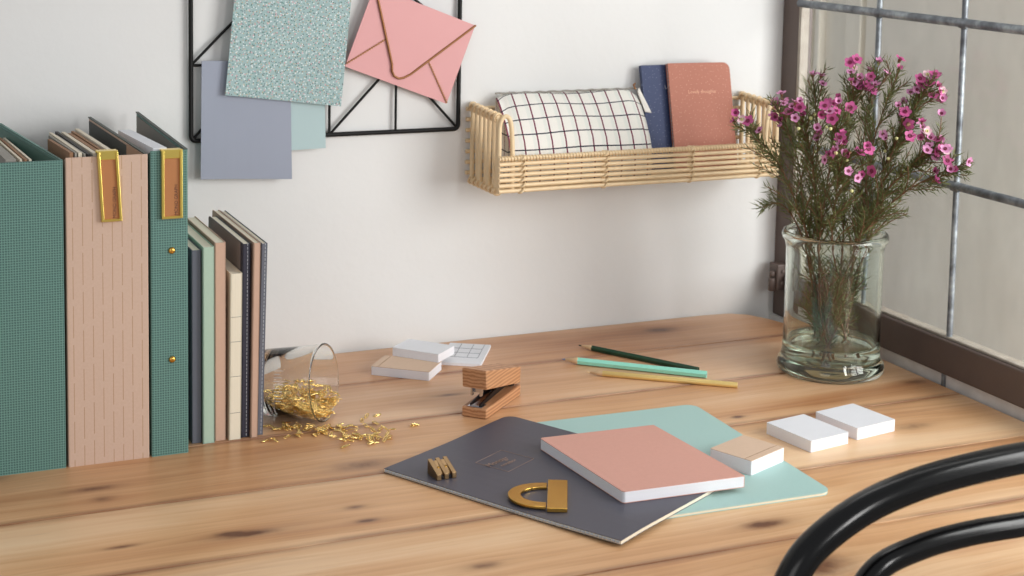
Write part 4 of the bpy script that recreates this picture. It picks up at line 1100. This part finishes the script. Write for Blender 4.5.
for j, tip in enumerate(BR):
    pts = mains[j]; N = len(pts)
    sp = thing('waxflower_sprig', LBL[j], 'flower sprig', pts[0]); o0 = pts[0]
    sm = MB(); lf = MB()
    L = lambda P: [p-o0 for p in P]
    sm.tube(L(pts), [.0016*(1-.62*i/(N-1)) for i in range(N)], 6)
    needles(lf, pts, 110, .009, .021, .03, (.5, 1.2))
    fl = [Vector(f[1:]) for f in FL if f[0] == j]
    ends = []
    for f in fl:
        # leave the main stem well below the bloom
        best = None
        for i in range(int(N*.45), N-2):
            d = (f-pts[i]).length
            sc = abs(d-.055)+max(0, pts[i].z+.02-f.z)*2
            if best is None or sc < best[0]: best = (sc, i)
        i = best[1]; a = pts[i]; c = a+(pts[min(i+3, N-1)]-a).normalized()*(f-a).length*.5+rv(.004); f0 = f-Vector((0, 0, .0035))
        br = bez(a, c, f0, 9); ends.append((br, f))
        sm.tube(br, [.0008*(1-.35*q/8) for q in range(9)], 5); needles(lf, br, 18, .008, .017, .1)
    # leafy side twigs
    nt = 20 if j != 13 else 3
    for q in range(nt):
        i = int(N*(.44+.50*q/nt)); i = min(i, N-3); a = pts[i]; dirm = (pts[i+1]-a).normalized()
        side = (rv()); side = (side-dirm*side.dot(dirm)).normalized(); Lb = rf.uniform(.030, .062)*(1 if q < nt*.6 else .55) if j != 13 else .022
        e = a+(dirm*.85+side*.62).normalized()*Lb; e.z += .004 if j != 13 else -.012
        if e.x > 1.246: e.x = 1.246-rf.uniform(0, .01)
        br = bez(a, a+dirm*Lb*.45+side*.006, e, 7)
        sm.tube(br, .00065, 4); needles(lf, br, 26, .008, .016, .05)
    for q in range(4):   # twigs inside the glass
        i = int(N*rf.uniform(.05, .30)); a = pts[i]; dirm = (pts[i+1]-a).normalized(); side = rv(); side = (side-dirm*side.dot(dirm)).normalized()
        e = a+dirm*rf.uniform(.02, .04)+side*rf.uniform(.015, .03); r_ = Vector((e.x-VC.x, e.y-VC.y, 0))
        if r_.length > .045: e.x, e.y = VC.x+r_.x*.045/r_.length, VC.y+r_.y*.045/r_.length
        br = bez(a, a+dirm*.012+side*.008, e, 6); sm.tube(br, .0007, 4); needles(lf, br, 20, .010, .020, .05)
    if j == 13: needles(lf, pts[-8:], 10, .012, .02, .2)
    for S_, nm, mt in ((sm, 'stem', m_stem), (lf, 'foliage', m_leaf)):
        # stems and needles were laid out in world space
        S_.v = [tuple(Vector(v)-o0) if not (nm == 'stem' and idx < N*6+12) else tuple(v) for idx, v in enumerate(S_.v)]
        S_.build(nm, mt, sp)
    for br, f in ends:
        idx = rf.choices([0, 1, 2, 3, 4], [4, 5, 3, 1.3, 4])[0]
        if (f-Vector((1.102, -.360, 1.082))).length < .004 : idx = 0
        o = new_flower(idx); o.parent = sp; o.location = f-o0
        dr_ = (br[-1]-br[-3]).normalized()*.5+Vector((-.45, -.62, .25))*rf.uniform(.3, 1.2)+rv(.35)
        o.rotation_euler = dr_.to_track_quat('Z', 'Y').to_euler()
        for _ in range(rf.choice([0, 1, 1, 2])):
            e = f+rv(.012); bb = bez(br[5], br[7], e-Vector((0, 0, .003)), 4)
            o2 = new_flower(rf.choice([0, 2, 4, 1])); o2.parent = sp; o2.location = e-o0
            o2.rotation_euler = (dr_+rv(.8)).to_track_quat('Z', 'Y').to_euler(); s_c = rf.uniform(.75, 1); o2.scale = (s_c,)*3
            MB().tube([p-o0 for p in bb], .0005, 4).build('flower_stalk', m_stem, sp)
    if j in (2, 3, 4, 12, 9):
        for q in range(3):
            i = int(N*rf.uniform(.72, .93)); e = pts[i]+rv(.018)+Vector((-.012, -.016, .0))
            MB().lathe([(0, -.0022), (.0017, -.0012), (.0022, .0004), (.0015, .0018), (0, .0022)], 10, M_=Matrix.Translation(e-o0)).build('bud', m_bud, sp)
            MB().tube([p-o0 for p in bez(pts[max(i-3, 0)], pts[i], e, 5)], .0005, 4).build('bud_stalk', m_stem, sp)
